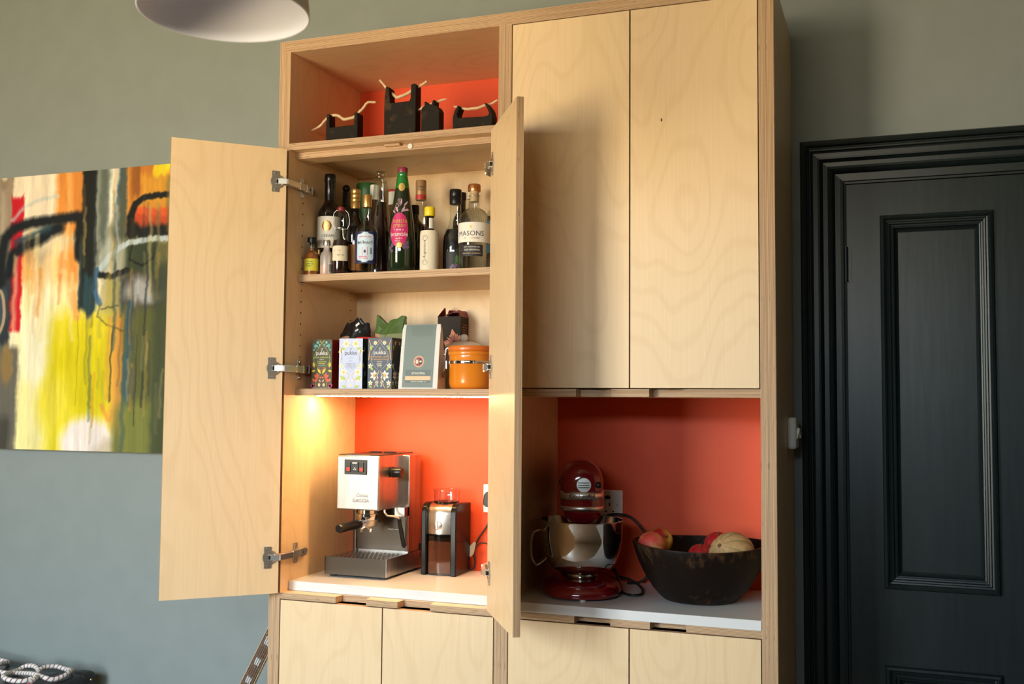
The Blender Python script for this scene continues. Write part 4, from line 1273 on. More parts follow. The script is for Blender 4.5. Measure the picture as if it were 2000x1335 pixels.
# coffee pouch
mat('pouch_white', (0.66, 0.63, 0.59, 1), 0.55)
mat('pouch_green', (0.165, 0.205, 0.185, 1), 0.55)
mat('pouch_grey', (0.115, 0.145, 0.145, 1), 0.55)
t = thing('coffee_pouch', 'grey-green coffee pouch with white edges and round red emblem', 'coffee pouch', (0.425, 0.125, S3), math.radians(3))
def pouch_y(s):           # half depth at relative height
    return 0.031 * (1 - s) ** 0.75 + 0.0025
HP = 0.190
def pw(s):
    return 0.0605 + 0.0005 * math.cos(4 * s)
m = MB()
n = 12
FL, FR, BL, BR, SL, SR = [], [], [], [], [], []
for i in range(n + 1):
    s = i / n; z = HP * s; w_ = pw(s); dy = pouch_y(s)
    if i == n: w_ -= 0.003
    FL.append(m.vert((-w_, -dy, z))); FR.append(m.vert((w_, -dy, z))); BL.append(m.vert((-w_, dy, z))); BR.append(m.vert((w_, dy, z)))
    g = 0.012 * math.sin(math.pi * min(1, s * 1.1)) ** 0.6 if 0 < s < 0.9 else 0.0
    SL.append(m.vert((-w_ + g, 0, z))); SR.append(m.vert((w_ - g, 0, z)))
for i in range(n):
    m.face((FL[i], FR[i], FR[i + 1], FL[i + 1]), 'pouch_white', None, True); m.face((BR[i], BL[i], BL[i + 1], BR[i + 1]), 'pouch_white', None, True)
    m.face((FR[i], SR[i], SR[i + 1], FR[i + 1]), 'pouch_white'); m.face((SR[i], BR[i], BR[i + 1], SR[i + 1]), 'pouch_white')
    m.face((SL[i], FL[i], FL[i + 1], SL[i + 1]), 'pouch_white'); m.face((BL[i], SL[i], SL[i + 1], BL[i + 1]), 'pouch_white')
m.face((FL[0], SL[0], BL[0], BR[0], SR[0], FR[0]), 'pouch_white'); m.face((FL[-1], FR[-1], SR[-1], BR[-1], BL[-1], SL[-1]), 'pouch_white')
m.build('pouch_body', t, world=False)
def pm(off):
    return lambda u, v: Vector((u, -pouch_y(v / HP) - off, v))
m = MB()
m.patch([(0.0045 + (HP - 0.0048) * i / 14, -0.0495, 0.0460) for i in range(15)], pm(0.0006), 'pouch_green', 4); m.build('label', t, world=False)
mat('emblem_red', (0.50, 0.12, 0.07, 1), 0.5); mat('emblem_dark', (0.16, 0.025, 0.03, 1), 0.5)
m = MB()
m.ellipse(-0.001, 0.080, 0.0165, 0.0170, pm(0.0010), 'p_peach', 14); m.ellipse(-0.001, 0.080, 0.0152, 0.0158, pm(0.0013), 'emblem_red', 14); m.ellipse(-0.001, 0.080, 0.0115, 0.0120, pm(0.0016), 'emblem_dark', 12)
for k in range(22):
    a = 2 * math.pi * k / 22
    m.ellipse(-0.001 + 0.0135 * math.cos(a), 0.080 + 0.0138 * math.sin(a), 0.0009, 0.0012, pm(0.0016), 'p_cream', 4)
for u, mt_, hair in ((-0.0065, 'p_peach', 'p_cream'), (0.0050, 'p_cream', 'ink_black')):
    m.ellipse(u, 0.0790, 0.0042, 0.0056, pm(0.0019), hair, 8); m.ellipse(u, 0.0805, 0.0034, 0.0034, pm(0.0022), mt_, 6)
    m.ellipse(u, 0.0842, 0.0035, 0.0016, pm(0.0025), hair, 4)
m.patch([(0.070, -0.0018, 0.0004), (0.090, -0.0018, 0.0004)], pm(0.0019), 'emblem_red', 1)
m.build('printed_emblem', t, world=False)
m = MB()
m.patch([(v, -0.0405, 0.0385) for v in (0.036, 0.042, 0.050, 0.056)], pm(0.0010), 'pouch_grey', 4); m.patch([(v, -0.0405, 0.0385) for v in (0.0255, 0.032, 0.0375)], pm(0.0012), 'p_peach', 4); m.patch([(v, -0.0405, 0.0385) for v in (0.018, 0.022, 0.0255)], pm(0.0010), 'pouch_grey', 4)
m.decal(text('ETHIOPIA', 0.0092, spacing=1.05, bold=0.01), shift(pm(0.0014), 0, 0.0425), 'p_cream')
scribble(m, pm(0.0014), -0.022, 0.024, 0.0195, 0.0035, 'p_cream', 0.0005); scribble(m, pm(0.0014), -0.024, 0.024, 0.0085, 0.002, 'ink_grey', 0.0004)
for k in range(13):
    m.stroke([(-0.030, 0.184 - 0.0024 * k), (0.038, 0.184 - 0.0024 * k)], 0.0006, pm(0.0010), 'pouch_grey')
m.build('lettering', t, world=False)

# dark paisley carton with its red top flaps open
mat('carton_dark', (0.030, 0.021, 0.015, 1), 0.45, spec=0.06)
mat('carton_red', (0.20, 0.012, 0.012, 1), 0.5)
mat('paisley_orange', (0.62, 0.17, 0.05, 1), 0.5)
mat('letter_gold', (0.78, 0.56, 0.16, 1), 0.3, 0.6)
t = thing('tea_carton', 'dark carton with orange paisley and open red top flaps at the back', 'box', (0.4085, 0.386, S3), math.radians(4))
cw, cd_, ch = 0.076, 0.076, 0.232
m = MB(); m.box((-cw / 2, -cd_ / 2, 0), (cw / 2, cd_ / 2, ch), 'carton_dark'); m.build('carton', t, world=False)
m = MB()
A, B, C_, D_ = (-cw / 2, -cd_ / 2, ch), (cw / 2, -cd_ / 2, ch), (cw / 2, cd_ / 2, ch), (-cw / 2, cd_ / 2, ch)
m.quad([A, D_, (-cw / 2 + 0.008, 0.012, ch + 0.030), (-cw / 2 + 0.014, -0.012, ch + 0.030)], 'carton_red')
m.quad([(-cw / 2 + 0.012, -cd_ / 2 + 0.010, ch + 0.0005), (cw / 2 - 0.030, -cd_ / 2 + 0.006, ch + 0.012), (cw / 2 - 0.028, cd_ / 2 - 0.010, ch + 0.018), (-cw / 2 + 0.010, cd_ / 2 - 0.006, ch + 0.016)], 'carton_red')
m.quad([B, C_, (cw / 2 - 0.016, 0.018, ch + 0.022), (cw / 2 - 0.016, -0.018, ch + 0.022)], 'carton_red')
m.quad([D_, C_, (cw / 2 - 0.008, cd_ / 2 - 0.006, ch + 0.022), (-cw / 2 + 0.012, cd_ / 2 - 0.006, ch + 0.026)], 'carton_red')
o = m.build('top_flaps', t, world=False); md = o.modifiers.new('thick', 'SOLIDIFY'); md.thickness = 0.0008
m = MB(); F = plane_map((0, -cd_ / 2 - 0.0005, 0), (1, 0, 0), (0, 0, 1)); F2 = plane_map((0, -cd_ / 2 - 0.001, 0), (1, 0, 0), (0, 0, 1))
for (u, v, L_, w_, a) in ((0.022, 0.128, 0.066, 0.016, 1.75), (0.024, 0.126, 0.050, 0.013, 1.15), (0.018, 0.122, 0.048, 0.013, 2.4), (0.026, 0.118, 0.036, 0.009, 0.75), (0.016, 0.116, 0.040, 0.010, 2.95)):
    m.leaf(u, v, L_, w_, a, F, 'paisley_orange', 8)
    m.leaf(u + 0.006 * math.cos(a), v + 0.006 * math.sin(a), L_ * 0.6, w_ * 0.38, a, F2, 'carton_red', 8)
m.ellipse(0.020, 0.138, 0.020, 0.024, F, 'paisley_orange', 10); m.ellipse(0.020, 0.140, 0.014, 0.017, F2, 'carton_red', 10)
for k in range(9):
    a = 0.5 + 2.2 * k / 8
    m.leaf(0.020 + 0.016 * math.cos(a), 0.142 + 0.018 * math.sin(a), 0.020, 0.0035, a, F, 'paisley_orange', 5)
G_ = plane_map((cw / 2 + 0.0005, 0, 0), (0, 1, 0), (0, 0, 1))
m.leaf(-0.03, 0.125, 0.045, 0.010, 0.8, G_, 'paisley_orange', 8); m.leaf(-0.03, 0.118, 0.040, 0.008, 0.2, G_, 'paisley_orange', 8)
m.build('printed_pattern', t, world=False)
m = MB()
m.decal(text('masala', 0.024, align='RIGHT', bold=0.01), shift(F, 0.018, 0.112), 'letter_gold'); m.decal(text('chai', 0.018, align='RIGHT', bold=0.01), shift(F, 0.030, 0.100), 'letter_gold')
for k in range(6):
    scribble(m, G_, -0.02, 0.025, 0.205 - 0.008 * k, 0.004, 'paisley_orange', 0.0006)
m.build('lettering', t, world=False)

# white lidded jar behind, orange clamp canister in front
mat('ceramic_white', (0.66, 0.62, 0.56, 1), 0.3, coat=0.4)
t = thing('ceramic_jar', 'white ceramic jar with knobbed lid behind the orange canister', 'jar', (0.494, 0.275, S3))
jc = (0.494, 0.275, S3)
MB().lathe([(0.050, 0), (0.055, 0.004), (0.057, 0.060), (0.057, 0.125)], jc, 32, 'ceramic_white').build('jar_body', t)
MB().lathe([(0.060, 0.125), (0.060, 0.130), (0.052, 0.138), (0.030, 0.146), (0.010, 0.149), (0.0001, 0.149)], jc, 32, 'ceramic_white').build('lid', t)
MB().ball((jc[0], jc[1], jc[2] + 0.158), 0.0125, 'ceramic_white').build('knob', t)
mat('canister_orange', (0.72, 0.215, 0.012, 1), 0.28, coat=0.4)
mat('canister_lid', (0.66, 0.15, 0.012, 1), 0.35, coat=0.3)
mat('wood_handle', (0.20, 0.065, 0.02, 1), 0.5)
t = thing('storage_canister', 'bright orange clamp-lid canister with steel band', 'canister', (0.562, 0.165, S3))
cc = (0.562, 0.165, S3)
MB().lathe([(0.050, 0), (0.056, 0.002), (0.0605, 0.008), (0.0625, 0.020), (0.0625, 0.072), (0.0640, 0.074), (0.0640, 0.082), (0.0625, 0.084), (0.0625, 0.098)], cc, 40, 'canister_orange').build('canister_body', t)
MB().lathe([(0.0648, 0.0735), (0.0652, 0.0745), (0.0652, 0.0815), (0.0648, 0.0825)], cc, 40, 'steel_polished', caps=False).build('steel_band', t)
MB().lathe([(0.0640, 0.098), (0.0655, 0.100), (0.0655, 0.108), (0.0640, 0.110)], cc, 40, 'canister_orange').build('rim', t)
MB().lathe([(0.0658, 0.1105), (0.0668, 0.112), (0.0668, 0.122), (0.064, 0.1255), (0.0001, 0.127)], cc, 40, 'canister_lid').build('lid', t)
MB().lathe([(0.0655, 0.1098), (0.0662, 0.1102), (0.0655, 0.1108)], cc, 40, 'steel_polished', caps=False).build('seal_wire', t)
m = MB()
a = math.radians(200)
ca, sa = math.cos(a), math.sin(a)
def cp(r, t_, z):
    return (cc[0] + r * ca - t_ * sa, cc[1] + r * sa + t_ * ca, cc[2] + z)
m.tube([cp(0.066, -0.009, 0.122), cp(0.072, -0.009, 0.118), cp(0.076, -0.008, 0.085), cp(0.078, 0.0, 0.060), cp(0.076, 0.008, 0.085), cp(0.072, 0.009, 0.118), cp(0.066, 0.009, 0.122)], 0.0013, 'nickel_bright', 6)
m.build('wire_bail', t)
m = MB()
m.M = Matrix.Translation(cp(0.069, 0, 0.066)) @ Matrix.Rotation(a, 4, 'Z')
m.box((0, -0.011, -0.006), (0.003, 0.011, 0.017), 'nickel_bright'); m.M = None
m.tube([cp(0.071, 0, 0.070), cp(0.079, 0, 0.050)], [0.009, 0.003], 'nickel_bright', 8, flat=0.3)
m.build('clamp_plate', t)
MB().tube([cp(0.0785, 0, 0.052), cp(0.080, 0, 0.044), cp(0.080, 0, 0.034)], [0.003, 0.0042, 0.003], 'wood_handle', 10).build('clamp_grip', t)
# ------------------------------------------------------------------ espresso machine
WT = 0.0101
mat('machine_black', (0.012, 0.012, 0.012, 1), 0.35)
mat('switch_red', (0.55, 0.020, 0.008, 1), 0.3, emit=(1.0, 0.06, 0.02, 1), emit_s=0.5)
mat('max_print', (0.7, 0.7, 0.68, 1), 0.5)
t = thing('espresso_machine', 'brushed steel espresso machine with black portafilter on the worktop', 'espresso machine', (0.197, 0.275, WT))
HX0, HX1, HY0, HY1, HZ0, HZ1 = 0.1285, 0.2720, 0.157, 0.402, 0.2125, 0.3790
m = MB(); m.box((HX0, HY0, HZ0), (HX1, HY1, HZ1 - 0.003), 'steel_brushed'); m.build('head_housing', t, bevel=0.004, seg=3)
m = MB(); m.box((HX0 + 0.004, HY0 + 0.004, HZ1 - 0.0035), (HX1 - 0.004, HY1 - 0.004, HZ1), 'machine_black')
m.build('cup_tray', t, bevel=0.001)
for k in range(2):
    MB().lathe([(0.020, 0), (0.0205, 0.003), (0.018, 0.0045)], (0.185 + 0.05 * k, 0.30, HZ1), 20, 'machine_black').build('tank_cap', t)
m = MB(); m.box((0.1065, 0.318, 0.018), (0.2955, 0.404, HZ1 - 0.006), 'steel_brushed'); m.build('rear_housing', t, bevel=0.003)
m = MB(); m.box((0.112, 0.312, 0.075), (0.290, 0.3178, 0.2120), 'dark_steel'); m.build('splash_plate', t)
for lo_, hi_, mt_ in (((0.104, 0.308, 0.066), (0.112, 0.3178, 0.2120), 'machine_black'), ((0.112, 0.306, 0.069), (0.116, 0.3118, 0.212), 'steel_polished'), ((0.2875, 0.3065, 0.075), (0.2955, 0.3178, 0.2120), 'steel_polished')):
    MB().box(lo_, hi_, mt_).build('frame_post', t)
m = MB(); m.box((0.262, 0.285, 0.185), (0.2955, 0.3178, 0.2124), 'steel_satin'); m.build('side_bracket', t)
letters(t, [(text('MAX', 0.0085), plane_map((0.236, 0.3117, 0.138), (1, 0, 0), (0, 0, 1)), 'max_print')])
MB().box((0.246, 0.3115, 0.1405), (0.270, 0.3119, 0.1412), 'max_print').build('level_mark', t)
# drip tray
m = MB(); m.box((0.094, 0.1555, 0.0175), (0.2995, 0.404, 0.066), 'dark_steel'); m.build('base', t, bevel=0.002)
m = MB(); m.box((0.0945, 0.1535, 0.0178), (0.2990, 0.1555, 0.0705), 'dark_steel').box((0.0945, 0.1535, 0.0178), (0.0965, 0.1555, 0.072), 'steel_satin'); m.build('tray_front', t)
m = MB(); m.box((0.2996, 0.156, 0.0175), (0.3012, 0.403, 0.0705), 'steel_brushed'); m.build('side_plate', t)
m = MB()
m.box((0.100, 0.158, 0.0662), (0.2960, 0.310, 0.0690), 'steel_satin')
m.build('drip_grate', t)
m = MB()
for i in range(13):
    for j in range(9):
        x_ = 0.112 + 0.0143 * i + 0.007 * (j % 2); y_ = 0.168 + 0.016 * j
        if x_ < 0.288:
            m.box((x_ - 0.0045, y_ - 0.0022, 0.06905), (x_ + 0.0045, y_ + 0.0022, 0.0693), 'gap_dark')
tag(m.build('grate_slots', t), kind='stuff')
for x_ in (0.112, 0.283):
    for y_ in (0.180, 0.385):
        MB().lathe([(0.012, 0), (0.013, 0.0075)], (x_, y_, WT), 14, 'black_rubber').build('foot', t)
# switch panel
m = MB(); m.box((0.1555, HY0 - 0.0025, 0.3190), (0.2325, HY0 + 0.001, 0.3640), 'machine_black'); m.build('switch_panel', t, bevel=0.0015)
for k, x_ in enumerate((0.163, 0.182, 0.207)):
    m = MB(); wd = 0.022 if k == 1 else 0.0150
    m.box((x_, HY0 - 0.0055, 0.3270), (x_ + wd, HY0 - 0.0022, 0.3570), 'machine_black')
    sw = m.build('rocker_switch', t, bevel=0.0012)
    if k != 1:
        tag(MB().box((x_ + 0.002, HY0 - 0.0064, 0.3295), (x_ + wd - 0.002, HY0 - 0.0050, 0.3405), 'switch_red').build('indicator', sw), 'red indicator light')
    else:
        mm = MB()
        for a in range(3):
            mm.lathe([(0.0022, 0), (0.0022, 0.0003)], (0, 0, 0), 8, 'max_print') if False else None
        F = plane_map((x_ + wd / 2, HY0 - 0.0058, 0.335), (1, 0, 0), (0, 0, 1))
        for (u, v) in ((-0.003, 0), (0.003, 0), (0, 0.004)):
            mm.ellipse(u, v, 0.0018, 0.0018, F, 'max_print', 5)
        mm.box((x_ + 0.003, HY0 - 0.0068, 0.3525), (x_ + wd - 0.003, HY0 - 0.0052, 0.3560), 'steel_satin')
        mm.build('indicator', sw)
letters(t, [(text('Classic', 0.016, shear=0.35), plane_map((0.216, HY0 - 0.0006, 0.2520), (1, 0, 0), (0, 0, 1)), 'ink_grey'), (text('GAGGIA', 0.0150, bold=0.012), plane_map((0.212, HY0 - 0.0006, 0.2365), (1, 0, 0), (0, 0, 1)), 'ink_grey')])
# steam knob on the right side
m = MB()
m.M = Matrix.Translation((HX1, 0.238, 0.3240)) @ Matrix.Rotation(math.radians(90), 4, 'Y')
m.lathe([(0.011, 0), (0.011, 0.004), (0.0165, 0.0045), (0.0165, 0.008), (0.0150, 0.009), (0.0158, 0.034), (0.0145, 0.037), (0.001, 0.0375)], mt='black_plastic', seg=24)
m.build('steam_knob', t)
# group head and portafilter
gx, gy = 0.196, 0.232
MB().lathe([(0.034, 0.178), (0.0355, 0.180), (0.0355, 0.196), (0.030, 0.197), (0.030, HZ0)], (gx, gy, 0), 32, 'steel_polished').build('group_head', t)
MB().lathe([(0.028, 0.158), (0.0315, 0.162), (0.0325, 0.178)], (gx, gy, 0), 32, 'nickel').build('portafilter', t)
pf = None
m = MB()
m.tube([(gx, gy - 0.02, 0.170), (gx - 0.002, gy - 0.050, 0.1685)], 0.0065, 'nickel', 12)
m.build('handle_neck', t)
MB().tube([(gx - 0.002, gy - 0.046, 0.169), (gx - 0.004, gy - 0.070, 0.1675), (gx - 0.008, gy - 0.110, 0.1665), (gx - 0.012, gy - 0.150, 0.1655), (gx - 0.013, gy - 0.156, 0.1655)], [0.0115, 0.0140, 0.0125, 0.0140, 0.011], 'black_plastic', 18).build('portafilter_handle', t)
for s in (-1, 1):
    MB().tube([(gx, gy - 0.004, 0.157), (gx + s * 0.008, gy - 0.006, 0.154), (gx + s * 0.016, gy - 0.008, 0.147), (gx + s * 0.0165, gy - 0.008, 0.139)], [0.006, 0.0055, 0.005, 0.0045], 'steel_polished', 12).build('spout', t)
# steam wand
MB().tube([(0.252, 0.236, HZ0 + 0.002), (0.253, 0.234, 0.201), (0.261, 0.236, 0.191), (0.276, 0.248, 0.189), (0.286, 0.259, 0.185), (0.2885, 0.264, 0.177)], 0.0034, 'nickel_bright', 10).build('steam_pipe', t)
MB().tube([(0.2883, 0.2635, 0.180), (0.2915, 0.271, 0.145), (0.2965, 0.281, 0.097), (0.2972, 0.2825, 0.090)], [0.0064, 0.0068, 0.0062, 0.003], 'black_plastic', 12).build('steam_wand', t)

# ------------------------------------------------------------------ coffee grinder
mottled('grinder_steel', (0.66, 0.56, 0.46, 1), (0.74, 0.63, 0.52, 1), 40.0, 0.28, metal=1.0)
mat('grinder_black', (0.008, 0.007, 0.007, 1), 0.22, spec=0.16)
mat('ground_coffee', (0.34, 0.18, 0.11, 1), 0.9)
t = thing('coffee_grinder', 'black and steel coffee grinder with clear hopper beside the espresso machine', 'coffee grinder', (0.407, 0.345, WT))
def bow(x0, x1, y0, bulge, z0, z1, yb, mt, name, n=10, top_round=0.0):
    m = MB(); rows = []
    for z in ([z0, z1 - top_round] + [z1 - top_round + top_round * math.sin(a) for a in (0.5, 1.0, 1.57)] if top_round else [z0, z1]):
        k = 0.0
        if top_round and z > z1 - top_round:
            s = (z - (z1 - top_round)) / top_round
            k = top_round * (1 - math.sqrt(max(0, 1 - s * s)))
        rows.append([m.vert((x0 + (x1 - x0) * i / n, y0 - bulge * math.sin(math.pi * i / n) + k, z)) for i in range(n + 1)])
    bb = [[m.vert((x0 + (x1 - x0) * i / n, yb, z)) for i in range(n + 1)] for z in (z0, z1)]
    for r in range(len(rows) - 1):
        for i in range(n):
            m.face((rows[r][i], rows[r][i + 1], rows[r + 1][i + 1], rows[r + 1][i]), mt, None, True)
    for i in range(n):
        m.face((rows[-1][i], rows[-1][i + 1], bb[1][i + 1], bb[1][i]), mt, None, True); m.face((bb[0][i], bb[0][i + 1], rows[0][i + 1], rows[0][i]), mt)
        m.face((bb[0][i + 1], bb[0][i], bb[1][i], bb[1][i + 1]), mt)
    m.face([r[0] for r in rows] + [bb[1][0], bb[0][0]], mt); m.face([bb[0][-1], bb[1][-1]] + [r[-1] for r in rows][::-1], mt)
    return m.build(name, t, sharp=45)
for x0, x1 in ((0.3495, 0.3665), (0.4470, 0.4665)):
    m = MB()
    m.M = Matrix(((0, 0, 1, x0), (1, 0, 0, 0), (0, 1, 0, 0), (0, 0, 0, 1)))
    pts = [(0.292, WT), (0.410, WT), (0.410, 0.226), (0.330, 0.230)] + [(0.322 - 0.030 * math.sin(a), 0.200 + 0.030 * math.cos(a)) for a in (0.3, 0.7, 1.1, 1.57)]
    m.prism(pts, 0, x1 - x0, 'grinder_black')
    m.build('side_cheek', t, bevel=0.003)
bow(0.3668, 0.4468, 0.300, 0.012, 0.136, 0.227, 0.40, 'grinder_steel', 'front_cover', top_round=0.03)
bow(0.3668, 0.4468, 0.304, 0.012, 0.131, 0.1355, 0.40, 'grinder_black', 'cover_lip')
bow(0.3672, 0.4464, 0.300, 0.012, WT + 0.004, 0.130, 0.302, 'smoky_plastic', 'grounds_drawer')
m = MB(); m.box((0.369, 0.304, WT + 0.006), (0.4445, 0.39, 0.112), 'ground_coffee'); m.build('ground_coffee', t)
m = MB(); m.box((0.3668, 0.303, WT), (0.4468, 0.40, WT + 0.004), 'grinder_black'); m.build('base', t)
m = MB(); m.box((0.3668, 0.392, WT), (0.4468, 0.41, 0.226), 'grinder_black'); m.build('back', t)
hc = (0.4085, 0.352, 0)
MB().lathe([(0.0395, 0.226), (0.0400, 0.262), (0.0415, 0.265)], hc, 36, 'hopper_plastic', caps=False).build('hopper', t)
MB().lathe([(0.0430, 0.2652), (0.0430, 0.2675), (0.036, 0.270), (0.0001, 0.2705)], hc, 36, 'hopper_plastic', caps=False).build('hopper_lid', t)
MB().lathe([(0.039, 0.2265), (0.039, 0.232), (0.030, 0.233)], hc, 30, 'grinder_black').build('burr_ring', t)
m = MB(); m.M = Matrix.Translation((0.4068, 0.2895, 0.163)) @ Matrix.Rotation(math.radians(90), 4, 'X')
m.lathe([(0.0135, -0.004), (0.0140, 0.003), (0.0115, 0.005), (0.0001, 0.0052)], mt='nickel_bright', seg=24); m.M = None
m.box((0.4048, 0.2790, 0.153), (0.4088, 0.2850, 0.179), 'nickel_bright')
m.build('timer_dial', t)
MB().box((0.4000, 0.2888, 0.1925), (0.4136, 0.2945, 0.2005), 'nickel_bright').build('button', t, bevel=0.0025)
MB().box((0.4030, 0.2882, 0.1955), (0.4106, 0.2890, 0.1978), 'ink_black').build('button_mark', t)

# ------------------------------------------------------------------ sockets, plugs and leads
def socket(label, x0, x1, z0, z1, switches, pins, y=BY):
    t = thing('wall_socket', label, 'socket', ((x0 + x1) / 2, y, z0), group='white wall sockets')
    MB().box((x0, y - 0.010, z0), (x1, y - 0.0003, z1), 'white_plastic').build('face_plate', t, bevel=0.003, seg=3)
    for (a, b) in switches:
        MB().box((a - 0.008, y - 0.0135, b - 0.005), (a + 0.008, y - 0.0098, b + 0.005), 'black_plastic').build('rocker_switch', t, bevel=0.002)
    m = MB()
    for (a, b) in pins:
        m.box((a - 0.0022, y - 0.0102, b), (a + 0.0022, y - 0.0096, b + 0.009), 'gap_dark').box((a - 0.0145, y - 0.0102, b - 0.018), (a - 0.0075, y - 0.0096, b - 0.0145), 'gap_dark').box((a + 0.0075, y - 0.0102, b - 0.018), (a + 0.0145, y - 0.0096, b - 0.0145), 'gap_dark')
    if pins:
        m.build('pin_slots', t)
    return t
t = socket('white double wall socket half hidden behind the stand mixer', 0.806, 0.952, 0.2015, 0.2785, [(0.9070, 0.257)], [(0.9125, 0.231)])
m = MB(); m.M = Matrix.Translation((0.937, BY - 0.0098, 0.2345)) @ Matrix.Rotation(math.radians(90), 4, 'X')
m.lathe([(0.0042, 0), (0.0040, 0.0006), (0.001, 0.0007)], mt='nickel', seg=14); m.build('screw', t)
t = socket('white wall socket with black plug beside the grinder', 0.5025, 0.6485, 0.194, 0.282, [(0.590, 0.262)], [])
t = thing('power_plug', 'black plug and lead in the socket beside the grinder', 'plug', (0.535, BY - 0.02, 0.215))
m = MB(); m.M = Matrix(((1, 0, 0, 0), (0, 0, -1, BY - 0.0105), (0, 1, 0, 0), (0, 0, 0, 1)))
m.prism([(0.511, 0.222), (0.520, 0.214), (0.552, 0.214), (0.560, 0.222), (0.557, 0.252), (0.548, 0.262), (0.524, 0.262), (0.514, 0.252)], 0, 0.026, 'black_plastic'); m.build('plug_body', t, bevel=0.003)
def curve_pts(pts, n=8):
    out = []
    P = [Vector(p) for p in pts]
    for i in range(len(P) - 1):
        p0, p1, p2, p3 = P[max(i - 1, 0)], P[i], P[i + 1], P[min(i + 2, len(P) - 1)]
        for k in range(n):
            s = k / n
            out.append(0.5 * ((2 * p1) + (p2 - p0) * s + (2 * p0 - 5 * p1 + 4 * p2 - p3) * s * s + (3 * p1 - p0 - 3 * p2 + p3) * s ** 3))
    out.append(P[-1])
    return out
MB().tube(curve_pts([(0.536, BY - 0.024, 0.216), (0.533, BY - 0.024, 0.185), (0.520, BY - 0.014, 0.156), (0.4890, BY - 0.012, 0.111), (0.474, BY - 0.013, 0.075), (0.479, BY - 0.015, 0.034), (0.470, BY - 0.018, 0.016), (0.4520, BY - 0.019, 0.0150), (0.430, BY - 0.012, 0.016)]), 0.0031, 'black_rubber', 10).build('lead', t)
t = thing('cable_lead', 'thin black lead looping down to the worktop with a grey tag', 'cable', (0.515, BY - 0.02, WT))
MB().tube(curve_pts([(0.640, BY - 0.022, 0.0126), (0.605, BY - 0.022, 0.0150), (0.580, BY - 0.022, 0.036), (0.556, BY - 0.022, 0.070), (0.530, BY - 0.021, 0.094), (0.515, BY - 0.020, 0.100), (0.498, BY - 0.020, 0.099), (0.486, BY - 0.020, 0.088), (0.4760, BY - 0.021, 0.062)]), 0.0022, 'black_rubber', 8).build('lead', t)
mat('tag_grey', (0.42, 0.42, 0.38, 1), 0.5)
m = MB(); m.M = Matrix(((1, 0, 0, 0), (0, 0, -1, BY - 0.024), (0, 1, 0, 0), (0, 0, 0, 1)))
m.prism([(0.4580, 0.066), (0.4680, 0.0555), (0.4790, 0.066), (0.4860, 0.100), (0.4790, 0.103), (0.4640, 0.088)], 0, 0.005, 'tag_grey'); m.build('paper_tag', t, bevel=0.001)
t = thing('machine_lead', 'black power lead between the espresso machine and the grinder', 'cable', (0.315, 0.41, WT))
MB().tube(curve_pts([(0.297, 0.400, 0.090), (0.303, 0.402, 0.062), (0.316, 0.405, 0.038), (0.330, 0.407, 0.022), (0.344, 0.408, 0.0135), (0.352, 0.414, 0.0135)]), 0.0032, 'black_rubber', 10).build('lead', t)
MB().tube(curve_pts([(0.344, 0.420, 0.020), (0.336, 0.421, 0.026), (0.3345, 0.422, 0.040), (0.342, 0.423, 0.052), (0.352, 0.424, 0.056)]), 0.0030, 'black_rubber', 10).build('lead_loop', t)

# ------------------------------------------------------------------ stand mixer
WR = 0.0086
mat('mixer_red', (0.165, 0.003, 0.006, 1), 0.12, coat=0.8)
YAW = math.radians(18)
t = thing('stand_mixer', 'deep red stand mixer with polished steel bowl', 'stand mixer', (0.8830, 0.225, WR), YAW)
ROOT[t.name] = Vector((0, 0, 0))
# local frame: front of the mixer is -y
def oval(rx_f, rx_b, yf, yb, n=44, p=2.5):
    pts = []
    for k in range(n):
        a = 2 * math.pi * k / n
        c_, s_ = math.cos(a), math.sin(a)
        y = (abs(s_) ** (2 / p)) * (1 if s_ > 0 else -1)
        x = (abs(c_) ** (2 / p)) * (1 if c_ > 0 else -1)
        yy = yf * -y if y < 0 else yb * y
        yy = -abs(yf) * abs(y) if y < 0 else yb * y
        w_ = rx_f if y < 0 else rx_f + (rx_b - rx_f) * y
        pts.append((x * w_, yy))
    return pts
def loft(m, rings, mt, cap0=True, cap1=True):
    ids = [[m.vert(p) for p in r] for r in rings]
    n = len(ids[0])
    for i in range(len(ids) - 1):
        for k in range(n):
            j = (k + 1) % n
            m.face((ids[i][k], ids[i][j], ids[i + 1][j], ids[i + 1][k]), mt, None, True)
    if cap0: m.face(ids[0][::-1], mt)
    if cap1: m.face(ids[-1], mt)
m = MB(); rings = []
for sc, z in ((0.95, 0.004), (0.99, 0.006), (1.0, 0.014), (0.985, 0.022), (0.93, 0.031), (0.84, 0.038), (0.74, 0.043), (0.66, 0.045)):
    rings.append([(x * sc, y * (sc if y < 0 else 1 - (1 - sc) * 0.6), z) for x, y in oval(0.112, 0.085, 0.172, 0.165)])
loft(m, rings, 'mixer_red'); m.build('base', t)
MB().lathe([(0.008, 0), (0.009, 0.005)], (0.0, -0.156, 0), 12, 'white_plastic').build('foot', t)
# column
m = MB(); rings = []
for z, yc, ry, rx in ((0.035, 0.105, 0.058, 0.062), (0.08, 0.110, 0.048, 0.050), (0.14, 0.112, 0.044, 0.046), (0.19, 0.108, 0.048, 0.048), (0.232, 0.100, 0.056, 0.052)):
    rings.append([(rx * math.cos(a), yc + ry * math.sin(a), z) for a in [2 * math.pi * k / 28 for k in range(28)]])
loft(m, rings, 'mixer_red'); m.build('column', t)
